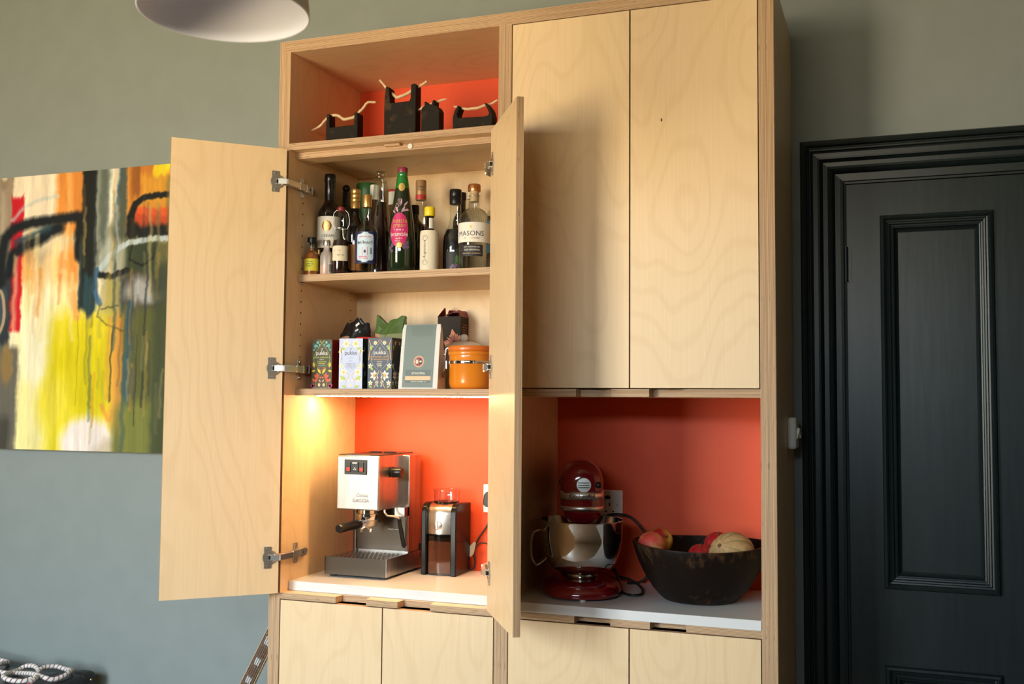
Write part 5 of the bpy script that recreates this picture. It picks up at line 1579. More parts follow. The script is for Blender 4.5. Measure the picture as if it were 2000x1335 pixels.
# motor head: bullet lying front to back
m = MB(); rings = []
for y, s, dz in ((-0.120, 0.30, 0.0), (-0.117, 0.55, 0.0), (-0.108, 0.78, 0.0), (-0.094, 0.92, 0.0), (-0.070, 1.0, 0.0), (0.00, 1.03, 0.0), (0.07, 1.02, 0.0), (0.13, 0.96, 0.002), (0.165, 0.82, 0.004), (0.183, 0.55, 0.006), (0.188, 0.25, 0.008)):
    zb_ = 0.282 - 0.036 * min(1, max(0, (y + 0.01) / 0.06))
    pts = [(0.0585 * math.cos(math.pi * k / 24), 0.3125 + 0.0585 * math.sin(math.pi * k / 24)) for k in range(25)]
    pts += [(-0.0585, 0.3125 + (zb_ - 0.3125) * k / 4) for k in range(1, 4)] + [(-0.056, zb_ + 0.001)] + [(-0.050 + 0.1 * k / 6, zb_) for k in range(7)] + [(0.056, zb_ + 0.001)] + [(0.0585, zb_ + (0.3125 - zb_) * k / 4) for k in range(1, 4)]
    zc_ = 0.306 + dz
    rings.append([(px_ * s, y, zc_ + (pz_ - 0.306) * (s if pz_ > 0.306 else 0.5 + 0.5 * s)) for px_, pz_ in pts])
loft(m, rings[::-1], 'mixer_red'); m.build('motor_head', t)
def band(z0, z1, mt, name, rr=0.0602, label=None):
    m = MB(); rows = []
    for z in (z0, z1):
        row = []
        for k in range(41):
            a = math.radians(-200 + 220 * k / 40)
            row.append(m.vert((rr * math.cos(a), -0.062 + rr * 1.0 * math.sin(a) if math.sin(a) < 0 else -0.062 + 0.12 * math.sin(a) * 1.4, z)))
        rows.append(row)
    for k in range(40):
        m.face((rows[0][k], rows[0][k + 1], rows[1][k + 1], rows[1][k]), mt, None, True)
    o = m.build(name, t); md = o.modifiers.new('thick', 'SOLIDIFY'); md.thickness = 0.003; md.offset = -1
    return tag(o, label)
m = MB(); m.lathe([(0.0590, 0.236), (0.0595, 0.290)], (0, -0.062, 0), 40, 'mixer_red'); m.build('head_nose', t)
band(0.2655, 0.2875, 'steel_soft', 'trim_band', label='polished trim band with lettering')
band(0.2360, 0.2475, 'steel_soft', 'trim_ring')
letters(t, [(text('KitchenAid', 0.0165, bold=0.016), shift(cyl_map((0, -0.062, 0.0), 0.0606, -0.02), 0.0, 0.2705), 'ink_black')])
MB().lathe([(0.030, 0.196), (0.044, 0.204), (0.052, 0.218), (0.054, 0.236)], (0, -0.062, 0), 36, 'mixer_red').build('planetary_hub', t)
MB().tube([(0, -0.062, 0.198), (0, -0.062, 0.160)], 0.007, 'steel_polished', 14).build('beater_shaft', t)
m = MB(); m.M = Matrix.Translation((0.003, -0.113, 0.3065)) @ Matrix.Rotation(math.radians(90), 4, 'X')
m.lathe([(0.0205, -0.012), (0.0210, 0.006), (0.0195, 0.0085), (0.0001, 0.0090)], mt='steel_soft', seg=28)
m.M = None
for z in (0.3000, 0.3065, 0.3130):
    m.box((-0.0125, -0.1236, z - 0.0010), (0.0185, -0.1215, z + 0.0010), 'dark_steel')
m.build('hub_cover', t)
m = MB(); m.M = Matrix.Translation((0.030, -0.1055, 0.3065)) @ Matrix.Rotation(math.radians(70), 4, 'Z') @ Matrix.Rotation(math.radians(90), 4, 'X')
m.lathe([(0.0035, -0.012), (0.0035, 0.004), (0.0075, 0.005), (0.0088, 0.009), (0.0088, 0.018), (0.006, 0.022), (0.0001, 0.0225)], mt='black_plastic', seg=18); m.build('hub_knob', t)
m = MB(); m.box((-0.0640, 0.060, 0.292), (-0.0595, 0.066, 0.312), 'black_plastic'); m.build('speed_lever', t)
# bowl
BR_ = 0.1165
bc = (0.0, -0.045, 0)
MB().lathe([(0.044, 0.0455), (0.0455, 0.049), (0.0455, 0.058), (0.041, 0.061)], bc, 36, 'steel_polished').build('bowl_foot', t)
prof = [(0.030, 0.0615), (0.062, 0.064), (0.083, 0.073), (0.097, 0.090), (0.107, 0.118), (0.113, 0.155), (0.1155, 0.200), (0.1190, 0.2045), (0.1190, 0.2065), (0.1140, 0.2065), (0.1115, 0.155), (0.1055, 0.118), (0.095, 0.091), (0.081, 0.076), (0.06, 0.067), (0.0001, 0.066)]
MB().lathe(prof, bc, 56, 'steel_polished').build('mixing_bowl', t, sharp=60)
m = MB()
a = math.radians(198)
def hp(r, z, tt=0.0):
    return (bc[0] + r * math.cos(a) - tt * math.sin(a), bc[1] + r * math.sin(a) + tt * math.cos(a), z)
m.tube(curve_pts([hp(0.112, 0.178), hp(0.124, 0.180), hp(0.139, 0.176), hp(0.147, 0.160), hp(0.149, 0.130), hp(0.145, 0.102), hp(0.134, 0.086), hp(0.118, 0.092), hp(0.104, 0.104)], 6), 0.0105, 'steel_polished', 12, flat=0.35)
m.build('bowl_handle', t)
t = thing('mixer_lead', 'black mixer power cord curling on the worktop beside the wooden bowl', 'cable', (1.0, 0.30, WR))
r_ = 0.0038
MB().tube(curve_pts([(0.842, 0.376, 0.090), (0.868, 0.396, 0.105), (0.895, 0.400, 0.150), (0.905, 0.404, 0.195), (0.921, 0.408, 0.207), (0.949, 0.408, 0.209), (0.980, 0.406, 0.203), (1.004, 0.404, 0.184), (1.024, 0.404, 0.160), (1.040, 0.405, 0.120), (1.042, 0.405, 0.070), (1.030, 0.405, 0.030), (1.005, 0.395, 0.0126), (0.978, 0.380, 0.0126)]), r_, 'black_rubber', 10).build('lead', t)
MB().tube(curve_pts([(0.955, 0.375, 0.030), (0.985, 0.352, 0.030), (1.013, 0.340, 0.022), (1.035, 0.318, 0.0126), (1.050, 0.270, 0.0126), (1.058, 0.215, 0.0126), (1.038, 0.195, 0.0126), (1.005, 0.222, 0.0126), (0.986, 0.270, 0.018), (0.968, 0.305, 0.045), (0.956, 0.320, 0.060), (0.948, 0.330, 0.052)]), r_, 'black_rubber', 10).build('lead_loop', t)

# ------------------------------------------------------------------ carved wooden bowl with fruit
def bowl_material():
    m, nt, b = nodes_of('dark_carved_wood')
    tc = N(nt, 'ShaderNodeTexCoord')
    mp = N(nt, 'ShaderNodeMapping'); mp.inputs['Scale'].default_value = (1, 1, 0.5)
    nt.links.new(tc.outputs['Object'], mp.inputs[0])
    n1 = noise(nt, mp.outputs[0], 55.0, 6.0, 0.65)
    n2 = noise(nt, tc.outputs['Object'], 13.0, 3.0)
    sep = N(nt, 'ShaderNodeSeparateXYZ'); nt.links.new(tc.outputs['Object'], sep.inputs[0])
    wear = mapr(nt, math_node(nt, 'ADD', math_node(nt, 'MULTIPLY', math_node(nt, 'ABSOLUTE', math_node(nt, 'SUBTRACT', sep.outputs[2], 0.075)), 3.2), n1), 0.68, 0.88, 0.0, 1.0)
    wear = math_node(nt, 'MULTIPLY', wear, mapr(nt, n2, 0.42, 0.66, 0.0, 0.75))
    c = mix_col(nt, n2, (0.006, 0.0038, 0.003, 1), (0.013, 0.008, 0.006, 1))
    nt.links.new(mix_col(nt, wear, c, (0.115, 0.055, 0.024, 1)), b.inputs['Base Color'])
    b.inputs['Roughness'].default_value = 0.45
    b.inputs['Specular IOR Level'].default_value = 0.10
    bp = N(nt, 'ShaderNodeBump'); bp.inputs['Strength'].default_value = 0.25; bp.inputs['Distance'].default_value = 0.003
    nt.links.new(n1, bp.inputs['Height']); nt.links.new(bp.outputs[0], b.inputs['Normal'])
bowl_material()
BC = (1.2190, 0.2270, WR)
t = thing('wooden_bowl', 'large dark carved wooden bowl of fruit on the worktop', 'bowl', BC)
prof = [(0.085, 0.0), (0.098, 0.003), (0.107, 0.010), (0.128, 0.032), (0.150, 0.065), (0.168, 0.100), (0.180, 0.132), (0.1855, 0.150), (0.1850, 0.1535), (0.178, 0.1535), (0.170, 0.125), (0.155, 0.092), (0.132, 0.058), (0.105, 0.034), (0.07, 0.022), (0.0001, 0.019)]
m = MB(); rings = []
for r, z in prof:
    ring = []
    for k in range(72):
        a = 2 * math.pi * k / 72
        f = z / 0.1535
        wob = 1 + 0.010 * math.sin(3 * a + 0.7) * f + 0.006 * math.sin(5 * a)
        ring.append((BC[0] + r * wob * math.cos(a), BC[1] + r * wob * math.sin(a), BC[2] + z + f * f * 0.0035 * math.cos(2 * (a - 0.3))))
    rings.append(ring)
loft(m, rings, 'dark_carved_wood', True, False); m.build('bowl_body', t, sharp=70)
def fruit_mat(name, c1, c2, c3, scale, rough, lo, hi):
    m, nt, b = nodes_of(name)
    tc = N(nt, 'ShaderNodeTexCoord')
    n1 = noise(nt, tc.outputs['Object'], scale, 3.0)
    n2 = noise(nt, tc.outputs['Object'], scale * 3.1, 3.0)
    c = mix_col(nt, mapr(nt, n1, lo, hi, 0, 1), c1, c2)
    nt.links.new(mix_col(nt, mapr(nt, n2, 0.45, 0.75, 0, 0.6), c, c3), b.inputs['Base Color'])
    b.inputs['Roughness'].default_value = rough
fruit_mat('peach_skin', (0.52, 0.045, 0.035, 1), (0.66, 0.32, 0.11, 1), (0.55, 0.12, 0.06, 1), 16.0, 0.6, 0.42, 0.62)
fruit_mat('apple_mixed_skin', (0.42, 0.018, 0.020, 1), (0.55, 0.43, 0.06, 1), (0.46, 0.06, 0.03, 1), 14.0, 0.3, 0.46, 0.56)
fruit_mat('apple_red_skin', (0.30, 0.010, 0.016, 1), (0.38, 0.03, 0.025, 1), (0.42, 0.06, 0.03, 1), 20.0, 0.25, 0.4, 0.7)
fruit_mat('melon_skin', (0.37, 0.215, 0.088, 1), (0.46, 0.285, 0.125, 1), (0.30, 0.185, 0.075, 1), 60.0, 0.7, 0.35, 0.65)
mat('melon_groove', (0.21, 0.18, 0.06, 1), 0.7)
mat('stem_brown', (0.10, 0.05, 0.02, 1), 0.8)
def fruit(name, label, cat, c, r, mt, sz=0.94, dent=0.16, tilt=(0, 0), stem=True, crease=False):
    o = thing(name, label, cat, (c[0], c[1], c[2] - r * sz), group='fruit in the wooden bowl')
    m = MB()
    m.M = Matrix.Translation(c) @ Matrix.Rotation(tilt[1], 4, 'Z') @ Matrix.Rotation(tilt[0], 4, 'X')
    m.ball((0, 0, 0), r, mt, 32, 22, sz, dent)
    if crease:
        for i, v in enumerate(m.v):
            p = Vector(v) - Vector(c)
            a = math.atan2(p.x, -p.y)
            if abs(a) < 0.5 and p.z > -r:
                k = 1 - 0.05 * math.exp(-(a / 0.10) ** 2)
                q = Vector(c) + Vector((p.x * k, p.y * k, p.z)); m.v[i] = (q.x, q.y, q.z)
    m.build('flesh', o)
    if stem:
        m = MB(); m.M = Matrix.Translation(c) @ Matrix.Rotation(tilt[1], 4, 'Z') @ Matrix.Rotation(tilt[0], 4, 'X')
        m.tube([(0, 0, r * sz * 0.80), (0.001, 0.001, r * sz * 0.98), (0.003, 0.002, r * sz * 1.06)], [0.0022, 0.0014, 0.0016], 'stem_brown', 7)
        m.build('stem', o)
    return o
fruit('peach', 'blushing peach at the left rim of the wooden bowl', 'peach', (1.0925, 0.192, 0.1530), 0.0380, 'peach_skin', 0.95, 0.06, (0.3, 0.2), False, True)
fruit('apple', 'red and yellow apple behind the peach, stem end showing', 'apple', (1.0995, 0.272, 0.1560), 0.0370, 'apple_mixed_skin', 0.92, 0.2, (1.15, 0.9))
fruit('apple', 'small red apple low in the middle of the bowl', 'apple', (1.2220, 0.225, 0.1255), 0.0360, 'apple_red_skin', 0.92, 0.2, (0.2, 0.0))
fruit('apple', 'deep red apple behind the melon', 'apple', (1.2560, 0.305, 0.1480), 0.0390, 'apple_red_skin', 0.92, 0.2, (0.2, 0.4))
# melon with netted skin and grooves
MC = (1.3120, 0.185, 0.1370)
o = thing('melon', 'small cantaloupe melon with green grooves in the wooden bowl', 'melon', (MC[0], MC[1], MC[2] - 0.055), group='fruit in the wooden bowl')
m = MB(); ids = []
T = Matrix.Translation(MC) @ Matrix.Rotation(math.radians(-32), 4, 'Z') @ Matrix.Rotation(math.radians(58), 4, 'X')
m.M = T
R_ = 0.0635
for i in range(25):
    th = math.pi * i / 24; row = []
    for k in range(80):
        a = 2 * math.pi * k / 80
        g = abs(((k % 8) - 0) if (k % 8) < 5 else 8 - (k % 8))
        dep = 1 - 0.030 * math.exp(-(g / 0.9) ** 2) * math.sin(th)
        rr = R_ * math.sin(th) * dep
        row.append(m.vert((max(rr, 1e-6) * math.cos(a), max(rr, 1e-6) * math.sin(a), -R_ * 0.92 * math.cos(th) * dep)))
    ids.append(row)
for i in range(24):
    for k in range(80):
        j = (k + 1) % 80
        m.face((ids[i][k], ids[i][j], ids[i + 1][j], ids[i + 1][k]), 'melon_groove' if (k % 8 == 0) and 1 < i < 23 else 'melon_skin', None, True)
m.build('rind', o)
m = MB(); m.M = T; m.lathe([(0.006, R_ * 0.915), (0.0055, R_ * 0.93), (0.003, R_ * 0.935)], mt='stem_brown', seg=12); m.build('stem_scar', o)
# ------------------------------------------------------------------ abstract painting on the left wall
def make_painting():
    x0, x1, z0_, z1_ = -1.86, -0.60, 0.350, 1.3945
    d = 0.036
    t = thing('abstract_painting', 'large abstract canvas in yellow, orange, red and black on the wall', 'painting', ((x0 + x1) / 2, WY, z0_))
    mat('canvas_edge', (0.42, 0.36, 0.26, 1), 0.7)
    MB().box((x0, WY - d, z0_), (x1, WY - 0.001, z1_), 'canvas_edge').build('canvas', t)
    nx, nz = 420, 348
    X = np.linspace(x0, x1, nx); Zc = np.linspace(z0_, z1_, nz)
    GX, GZ = np.meshgrid(X, Zc)
    # sketch units: u 0..735 across the visible part, v 90..1290 downwards
    U = (GX + 1.571) / (1.571 - 0.762) * 725.0
    V = 90 + (z1_ - GZ) / (z1_ - z0_) * 1200.0
    rng = np.random.default_rng(5)
    def fbm(sx, sy, seed, oct=4):
        r = np.random.default_rng(seed); out = np.zeros_like(U); amp = 1.0; tot = 0
        for _ in range(oct):
            g = r.random((66, 66))
            a = (U / sx) % 64; b = (V / sy) % 64
            i = a.astype(int); j = b.astype(int); fa = a - i; fb = b - j
            fa = fa * fa * (3 - 2 * fa); fb = fb * fb * (3 - 2 * fb)
            out += amp * ((g[j, i] * (1 - fa) + g[j, i + 1] * fa) * (1 - fb) + (g[j + 1, i] * (1 - fa) + g[j + 1, i + 1] * fa) * fb)
            tot += amp; amp *= 0.55; sx /= 2.03; sy /= 2.03
        return out / tot
    streak = fbm(26, 420, 1); grain = fbm(60, 60, 2); fine = fbm(9, 60, 3)
    UW = U + (grain - 0.5) * 20 + (fine - 0.5) * 10
    VW = V + (fbm(50, 50, 4) - 0.5) * 22 + (streak - 0.5) * 70
    img = np.zeros(U.shape + (3,)); img[:] = (240, 224, 190)
    def put(mask, col, alpha=1.0):
        m_ = np.clip(mask, 0, 1)[..., None] * alpha
        img[:] = img * (1 - m_) + np.array(col, float) * m_
    def soft(x, s):
        return np.clip(0.5 + x / s, 0, 1)
    def rect(a, b, c, d_, col, s=14, alpha=1.0):
        put(soft(UW - a, s) * soft(b - UW, s) * soft(VW - c, s * 1.5) * soft(d_ - VW, s * 2.5), col, alpha)
    def blob(cx, cy, rx, ry, col, s=0.3, alpha=1.0):
        put(soft(1 - np.hypot((UW - cx) / rx, (VW - cy) / ry), s), col, alpha)
    def line(pts, w, col, s=8, alpha=1.0, warp=1.0):
        best = np.full(U.shape, 1e9)
        uu = U + (grain - 0.5) * 14 * warp; vv = V + (fine - 0.5) * 14 * warp
        for (a, b), (c, d_) in zip(pts[:-1], pts[1:]):
            L2 = (c - a) ** 2 + (d_ - b) ** 2 or 1
            tt = np.clip(((uu - a) * (c - a) + (vv - b) * (d_ - b)) / L2, 0, 1)
            best = np.minimum(best, np.hypot(uu - a - tt * (c - a), vv - b - tt * (d_ - b)))
        put(soft(w / 2 - best, s), col, alpha)
    rect(-400, 34, 60, 560, (88, 92, 40)); rect(-5, 30, 330, 560, (150, 135, 50)); rect(-60, 8, 90, 330, (38, 58, 52))
    rect(24, 102, 90, 470, (150, 132, 112)); rect(36, 66, 140, 420, (182, 168, 150), 20, 0.7)
    rect(98, 330, 60, 300, (244, 226, 200)); rect(285, 415, 60, 400, (226, 142, 62), 26); rect(330, 350, 80, 300, (238, 180, 110), 16, 0.7)
    rect(130, 385, 370, 520, (214, 188, 148), 30); rect(120, 390, 430, 615, (234, 148, 64), 40)
    rect(205, 330, 380, 470, (226, 205, 170), 30, 0.8); rect(136, 205, 470, 640, (240, 138, 48), 24, 0.9); rect(150, 260, 420, 480, (120, 90, 62), 30, 0.5)
    rect(128, 390, 590, 1400, (246, 230, 150), 40); blob(240, 800, 110, 330, (250, 240, 204), 0.9); rect(125, 210, 1000, 1400, (248, 234, 160), 30)
    rect(280, 560, 700, 1400, (232, 212, 38), 60); blob(410, 960, 130, 190, (214, 196, 12), 0.7); blob(300, 1090, 70, 120, (234, 214, 60), 0.8)
    blob(450, 1270, 115, 130, (242, 226, 216), 0.35); blob(600, 1290, 120, 60, (200, 180, 150), 0.6, 0.8)
    line([(370, 620), (390, 720)], 34, (232, 160, 84), 20, 0.8)
    rect(92, 146, 180, 785, (204, 28, 44), 8); rect(96, 120, 560, 720, (168, 16, 34), 14, 0.7)
    rect(-400, 100, 530, 860, (46, 52, 58), 16); blob(34, 690, 50, 120, (66, 78, 92), 0.5)
    ring = [(34 + 40 * math.cos(a), 690 + 108 * math.sin(a)) for a in [2 * math.pi * k / 24 for k in range(25)]]
    line(ring, 13, (196, 166, 128), 5, 0.9, 0.3)
    rect(-400, 62, 850, 1400, (36, 46, 56), 14); rect(56, 142, 850, 1400, (104, 98, 88), 20); blob(90, 930, 26, 90, (150, 118, 66), 0.5, 0.8); rect(60, 110, 1150, 1400, (66, 62, 56), 26, 0.8)
    line([(50, 560), (52, 420), (66, 360), (110, 318), (180, 300), (260, 296), (330, 290), (420, 282)], 46, (26, 30, 34), 22)
    line([(86, 520), (100, 440), (150, 400), (215, 380), (262, 345), (300, 330)], 50, (24, 30, 36), 26); line([(120, 380), (190, 352), (260, 330)], 26, (42, 68, 84), 20, 0.8)
    line([(96, 285), (150, 225), (215, 198), (290, 190)], 16, (196, 204, 200), 12, 0.7)
    rect(396, 462, 60, 700, (30, 32, 30), 12); rect(414, 470, 540, 700, (44, 74, 84), 16, 0.9); rect(372, 420, 280, 480, (28, 30, 30), 14)
    rect(456, 590, 60, 520, (140, 146, 134), 14); rect(470, 500, 60, 420, (92, 100, 92), 14, 0.8); rect(514, 546, 60, 340, (226, 228, 222), 14); rect(556, 584, 60, 420, (72, 78, 70), 10, 0.8)
    rect(584, 800, 50, 360, (214, 138, 52), 14); rect(600, 640, 60, 230, (120, 66, 30), 18, 0.7); rect(640, 690, 60, 210, (196, 118, 44), 18, 0.8); rect(686, 1000, 60, 132, (246, 216, 40), 8); rect(640, 1000, 130, 250, (222, 160, 52), 20, 0.8)
    rect(584, 1000, 300, 400, (26, 26, 26), 10); rect(614, 1000, 262, 338, (226, 84, 42), 10, 0.85); line([(600, 300), (616, 252), (660, 222), (760, 216), (900, 214)], 26, (24, 24, 24), 8)
    rect(560, 1100, 400, 1400, (104, 100, 62), 26); rect(584, 712, 400, 545, (56, 66, 46), 14); rect(470, 584, 400, 560, (176, 180, 168), 30, 0.85)
    line([(486, 512), (520, 462), (556, 430), (600, 412), (680, 400), (820, 404)], 24, (190, 202, 206), 8)
    line([(478, 542), (530, 552), (590, 530)], 27, (26, 28, 28), 8); line([(612, 428), (602, 480), (650, 512), (700, 480), (706, 430)], 9, (26, 28, 24), 5)
    line([(468, 520), (458, 600), (486, 668)], 20, (72, 112, 152), 8)
    rect(560, 1000, 540, 690, (78, 72, 66), 30); blob(640, 610, 60, 50, (168, 166, 164), 0.8); blob(700, 640, 40, 30, (188, 186, 184), 0.8, 0.8)
    rect(536, 600, 700, 1180, (222, 152, 62), 26, 0.85); rect(500, 560, 560, 720, (168, 152, 70), 26, 0.8); line([(606, 670), (600, 820), (596, 950), (600, 1110)], 25, (44, 82, 104), 10, 0.95)
    rect(630, 760, 690, 1180, (88, 92, 48), 30, 0.8); rect(560, 1000, 1080, 1400, (126, 128, 58), 40, 0.9); rect(700, 1100, 500, 1400, (60, 66, 44), 26, 0.8)
    line([(540, 760), (534, 1080)], 7, (60, 54, 40), 5, 0.8); line([(470, 960), (466, 1190)], 5, (214, 140, 40), 5, 0.8); line([(505, 1100), (535, 1160)], 18, (232, 150, 60), 12, 0.8)
    line([(486, 670), (476, 720), (520, 760), (600, 790), (660, 800)], 7, (92, 88, 50), 4, 0.7); line([(490, 690), (560, 676)], 7, (70, 66, 44), 4, 0.7)
    line([(395, 720), (400, 900), (392, 1100)], 3, (120, 112, 40), 3, 0.5); line([(640, 800), (636, 1180)], 4, (50, 48, 34), 4, 0.7); line([(672, 520), (664, 1100)], 7, (46, 44, 32), 5, 0.7)
    rs = random.Random(21)
    pal = [(40, 40, 32), (96, 96, 52), (30, 34, 34), (214, 150, 66), (150, 140, 96), (52, 74, 84), (196, 176, 120)]
    for _ in range(70):          # dry vertical brush marks over the right half
        uc = rs.uniform(395, 760); v0 = rs.uniform(60, 1050); L_ = rs.uniform(80, 380)
        line([(uc, v0), (uc + rs.uniform(-6, 6), v0 + L_)], rs.uniform(4, 16), pal[rs.randrange(len(pal))], 9, rs.uniform(0.2, 0.55), 1.4)
    for _ in range(26):          # thin drips and washes on the left
        uc = rs.uniform(110, 400); v0 = rs.uniform(300, 560); L_ = rs.uniform(80, 330)
        line([(uc, v0), (uc + rs.uniform(-8, 8), v0 + L_)], rs.uniform(6, 20), [(236, 160, 76), (246, 226, 168), (222, 120, 48), (240, 214, 120)][rs.randrange(4)], 14, rs.uniform(0.25, 0.6), 1.4)
    img *= (0.88 + 0.24 * streak)[..., None]; img *= (0.95 + 0.10 * fine)[..., None]
    img = np.clip(img, 3, 252) / 255.0
    lin = np.where(img <= 0.04045, img / 12.92, ((img + 0.055) / 1.055) ** 2.4) * 0.92
    me = bpy.data.meshes.new('painted_surface')
    off = ROOT[t.name]
    co = np.stack([GX - off.x, np.full_like(GX, WY - d - 0.0006 - off.y), GZ - off.z], -1).reshape(-1, 3)
    idx = np.arange(nx * nz).reshape(nz, nx)
    q = np.stack([idx[:-1, :-1], idx[:-1, 1:], idx[1:, 1:], idx[1:, :-1]], -1).reshape(-1, 4)
    me.vertices.add(len(co)); me.vertices.foreach_set('co', co.ravel())
    me.loops.add(q.size); me.loops.foreach_set('vertex_index', q.ravel().astype(np.int32))
    me.polygons.add(len(q)); me.polygons.foreach_set('loop_start', np.arange(0, q.size, 4, dtype=np.int32)); me.polygons.foreach_set('loop_total', np.full(len(q), 4, dtype=np.int32))
    me.update(calc_edges=True)
    ca = me.color_attributes.new('paint', 'FLOAT_COLOR', 'POINT')
    ca.data.foreach_set('color', np.concatenate([lin.reshape(-1, 3), np.ones((len(co), 1))], 1).ravel().astype(np.float32))
    m, nt, b = nodes_of('oil_paint')
    at = N(nt, 'ShaderNodeAttribute'); at.attribute_name = 'paint'
    nt.links.new(at.outputs['Color'], b.inputs['Base Color'])
    b.inputs['Roughness'].default_value = 0.5; b.inputs['Specular IOR Level'].default_value = 0.3
    tc = N(nt, 'ShaderNodeTexCoord'); n1 = noise(nt, tc.outputs['Object'], 70.0, 3.0)
    bp = N(nt, 'ShaderNodeBump'); bp.inputs['Strength'].default_value = 0.15; bp.inputs['Distance'].default_value = 0.001
    nt.links.new(n1, bp.inputs['Height']); nt.links.new(bp.outputs[0], b.inputs['Normal'])
    me.materials.append(m)
    o = bpy.data.objects.new('painted_surface', me); COL.objects.link(o); o.parent = t
make_painting()

# ------------------------------------------------------------------ pendant lamp
mat('shade_inside', (0.74, 0.76, 0.87, 1), 0.6)
mat('shade_outside', (0.66, 0.60, 0.50, 1), 0.7)
LC = (0.600, -1.10, 1.236)
t = thing('pendant_lamp', 'white pendant lampshade hanging at the top of the picture', 'pendant lamp', (LC[0], LC[1], LC[2]))
RL = 0.152
MB().lathe([(RL, 0), (RL - 0.004, 0.05), (RL - 0.020, 0.12), (RL - 0.050, 0.18), (0.045, 0.205), (0.020, 0.210)], LC, 64, 'shade_outside', caps=False).build('shade_outer', t)
MB().lathe([(RL, 0), (RL - 0.002, -0.0008), (RL - 0.004, 0.0005), (RL - 0.009, 0.05), (RL - 0.026, 0.118), (RL - 0.056, 0.176), (0.040, 0.199), (0.018, 0.204)], LC, 64, 'shade_inside', caps=False).build('shade_inner', t)
MB().lathe([(0.022, 0.170), (0.022, 0.235), (0.012, 0.262), (0.006, 0.27)], LC, 24, 'white_plastic').build('lamp_holder', t)
MB().ball((LC[0], LC[1], LC[2] + 0.145), 0.034, 'white_plastic', 24, 14, 1.15).build('bulb', t)
MB().tube([(LC[0], LC[1], LC[2] + 0.265), (LC[0], LC[1], CEIL - 0.02)], 0.0035, 'white_plastic', 8).build('cord', t)
MB().lathe([(0.05, CEIL - 0.03), (0.045, CEIL - 0.012), (0.05, CEIL)], (LC[0], LC[1], 0), 28, 'white_plastic').build('ceiling_rose', t)

# ------------------------------------------------------------------ light switch on the outer side of the cabinet
t = thing('light_switch', 'white surface-mounted switch on the right side of the cabinet', 'switch', (W + 0.012, 0.300, 0.418))
MB().box((W + 0.0003, 0.262, 0.4190), (W + 0.0235, 0.348, 0.5050), 'white_plastic').build('back_box', t, bevel=0.008, seg=4)
for k, y_ in enumerate((0.285, 0.318)):
    m = MB(); m.M = Matrix.Translation((W + 0.0235, y_, 0.462)) @ Matrix.Rotation(math.radians(14 - 26 * k), 4, 'Y')
    m.box((-0.002, -0.009, -0.0145), (0.006, 0.009, 0.0145), 'white_plastic'); m.build('rocker_switch', t, bevel=0.0015)

# ------------------------------------------------------------------ guitar leaning beside the cabinet
mat('rosewood', (0.13, 0.058, 0.030, 1), 0.5)
mat('pearl_inlay', (0.62, 0.60, 0.60, 1), 0.3)
mat('binding_cream', (0.66, 0.46, 0.24, 1), 0.4)
mat('mahogany', (0.070, 0.012, 0.008, 1), 0.25, coat=0.5)
mat('string_wire', (0.6, 0.55, 0.48, 1), 0.3, 1.0)
lean = math.radians(26.0)
G0 = Vector((-0.500, 0.215, -Z0 + 0.012))
t = thing('electric_guitar', 'guitar neck with pale block inlays leaning against the left of the cabinet', 'guitar', tuple(G0))
ROOT[t.name] = Vector((0, 0, 0))
TR_ = Matrix.Rotation(lean, 4, 'Y') @ Matrix.Rotation(math.radians(-4), 4, 'X')
# local: z up the neck, x across, -y out of the face
def gm(name, fn, **k):
    m = MB(); m.M = TR_; fn(m); return m.build(name, t, **k)
out = []
for k in range(48):
    a = 2 * math.pi * k / 48
    z_ = 0.20 - 0.20 * math.cos(a)
    w_ = 0.165 * abs(math.sin(a)) ** 0.75 * (1 - 0.22 * math.exp(-((z_ - 0.25) / 0.06) ** 2) - 0.18 * max(0, (z_ - 0.25) / 0.15))
    out.append((w_ * (1 if math.sin(a) > 0 else -1), z_))
def body(m):
    m.M = TR_ @ Matrix(((1, 0, 0, 0), (0, 0, 1, 0), (0, 1, 0, 0), (0, 0, 0, 1)))
    m.prism(out[::-1], -0.02, 0.03, 'mahogany')
gm('guitar_body', body, bevel=0.004)
ZN0, ZN1 = 0.36, 0.985
def wneck(z):
    return 0.0245 - 0.0045 * (z - ZN0) / (ZN1 - ZN0)
def neck(m):
    rings = []
    for i in range(9):
        z = ZN0 - 0.02 + (ZN1 - ZN0 + 0.02) * i / 8; w_ = wneck(z)
        rings.append([(w_ * math.cos(a), -0.026 + 0.021 * math.sin(a), z) for a in [math.pi * k / 10 for k in range(11)]])
    loft(m, rings, 'mahogany')
gm('neck', neck)
def board(m):
    for (a, b, y0, y1, mt_, ins) in ((ZN0 - 0.04, ZN1, -0.0335, -0.0262, 'binding_cream', 0.0), (ZN0 - 0.04, ZN1, -0.0340, -0.030, 'rosewood', 0.0018)):
        w0, w1 = wneck(a) - ins, wneck(b) - ins
        i = [m.vert(p) for p in ((-w0, y0, a), (w0, y0, a), (w1, y0, b), (-w1, y0, b), (-w0, y1, a), (w0, y1, a), (w1, y1, b), (-w1, y1, b))]
        for q in ((0, 1, 2, 3), (5, 4, 7, 6), (1, 5, 6, 2), (4, 0, 3, 7), (3, 2, 6, 7), (4, 5, 1, 0)):
            m.face([i[k] for k in q], mt_)
gm('fingerboard', board)
frets = [ZN1 - (ZN1 - ZN0 + 0.02) * 1.36 * (1 - 2 ** (-k / 12)) for k in range(1, 16)]
for z in frets:
    gm('fret', lambda m: m.tube([(-wneck(z) + 0.001, -0.0342, z), (wneck(z) - 0.001, -0.0342, z)], 0.0010, 'string_wire', 6))
allz = [ZN1] + frets
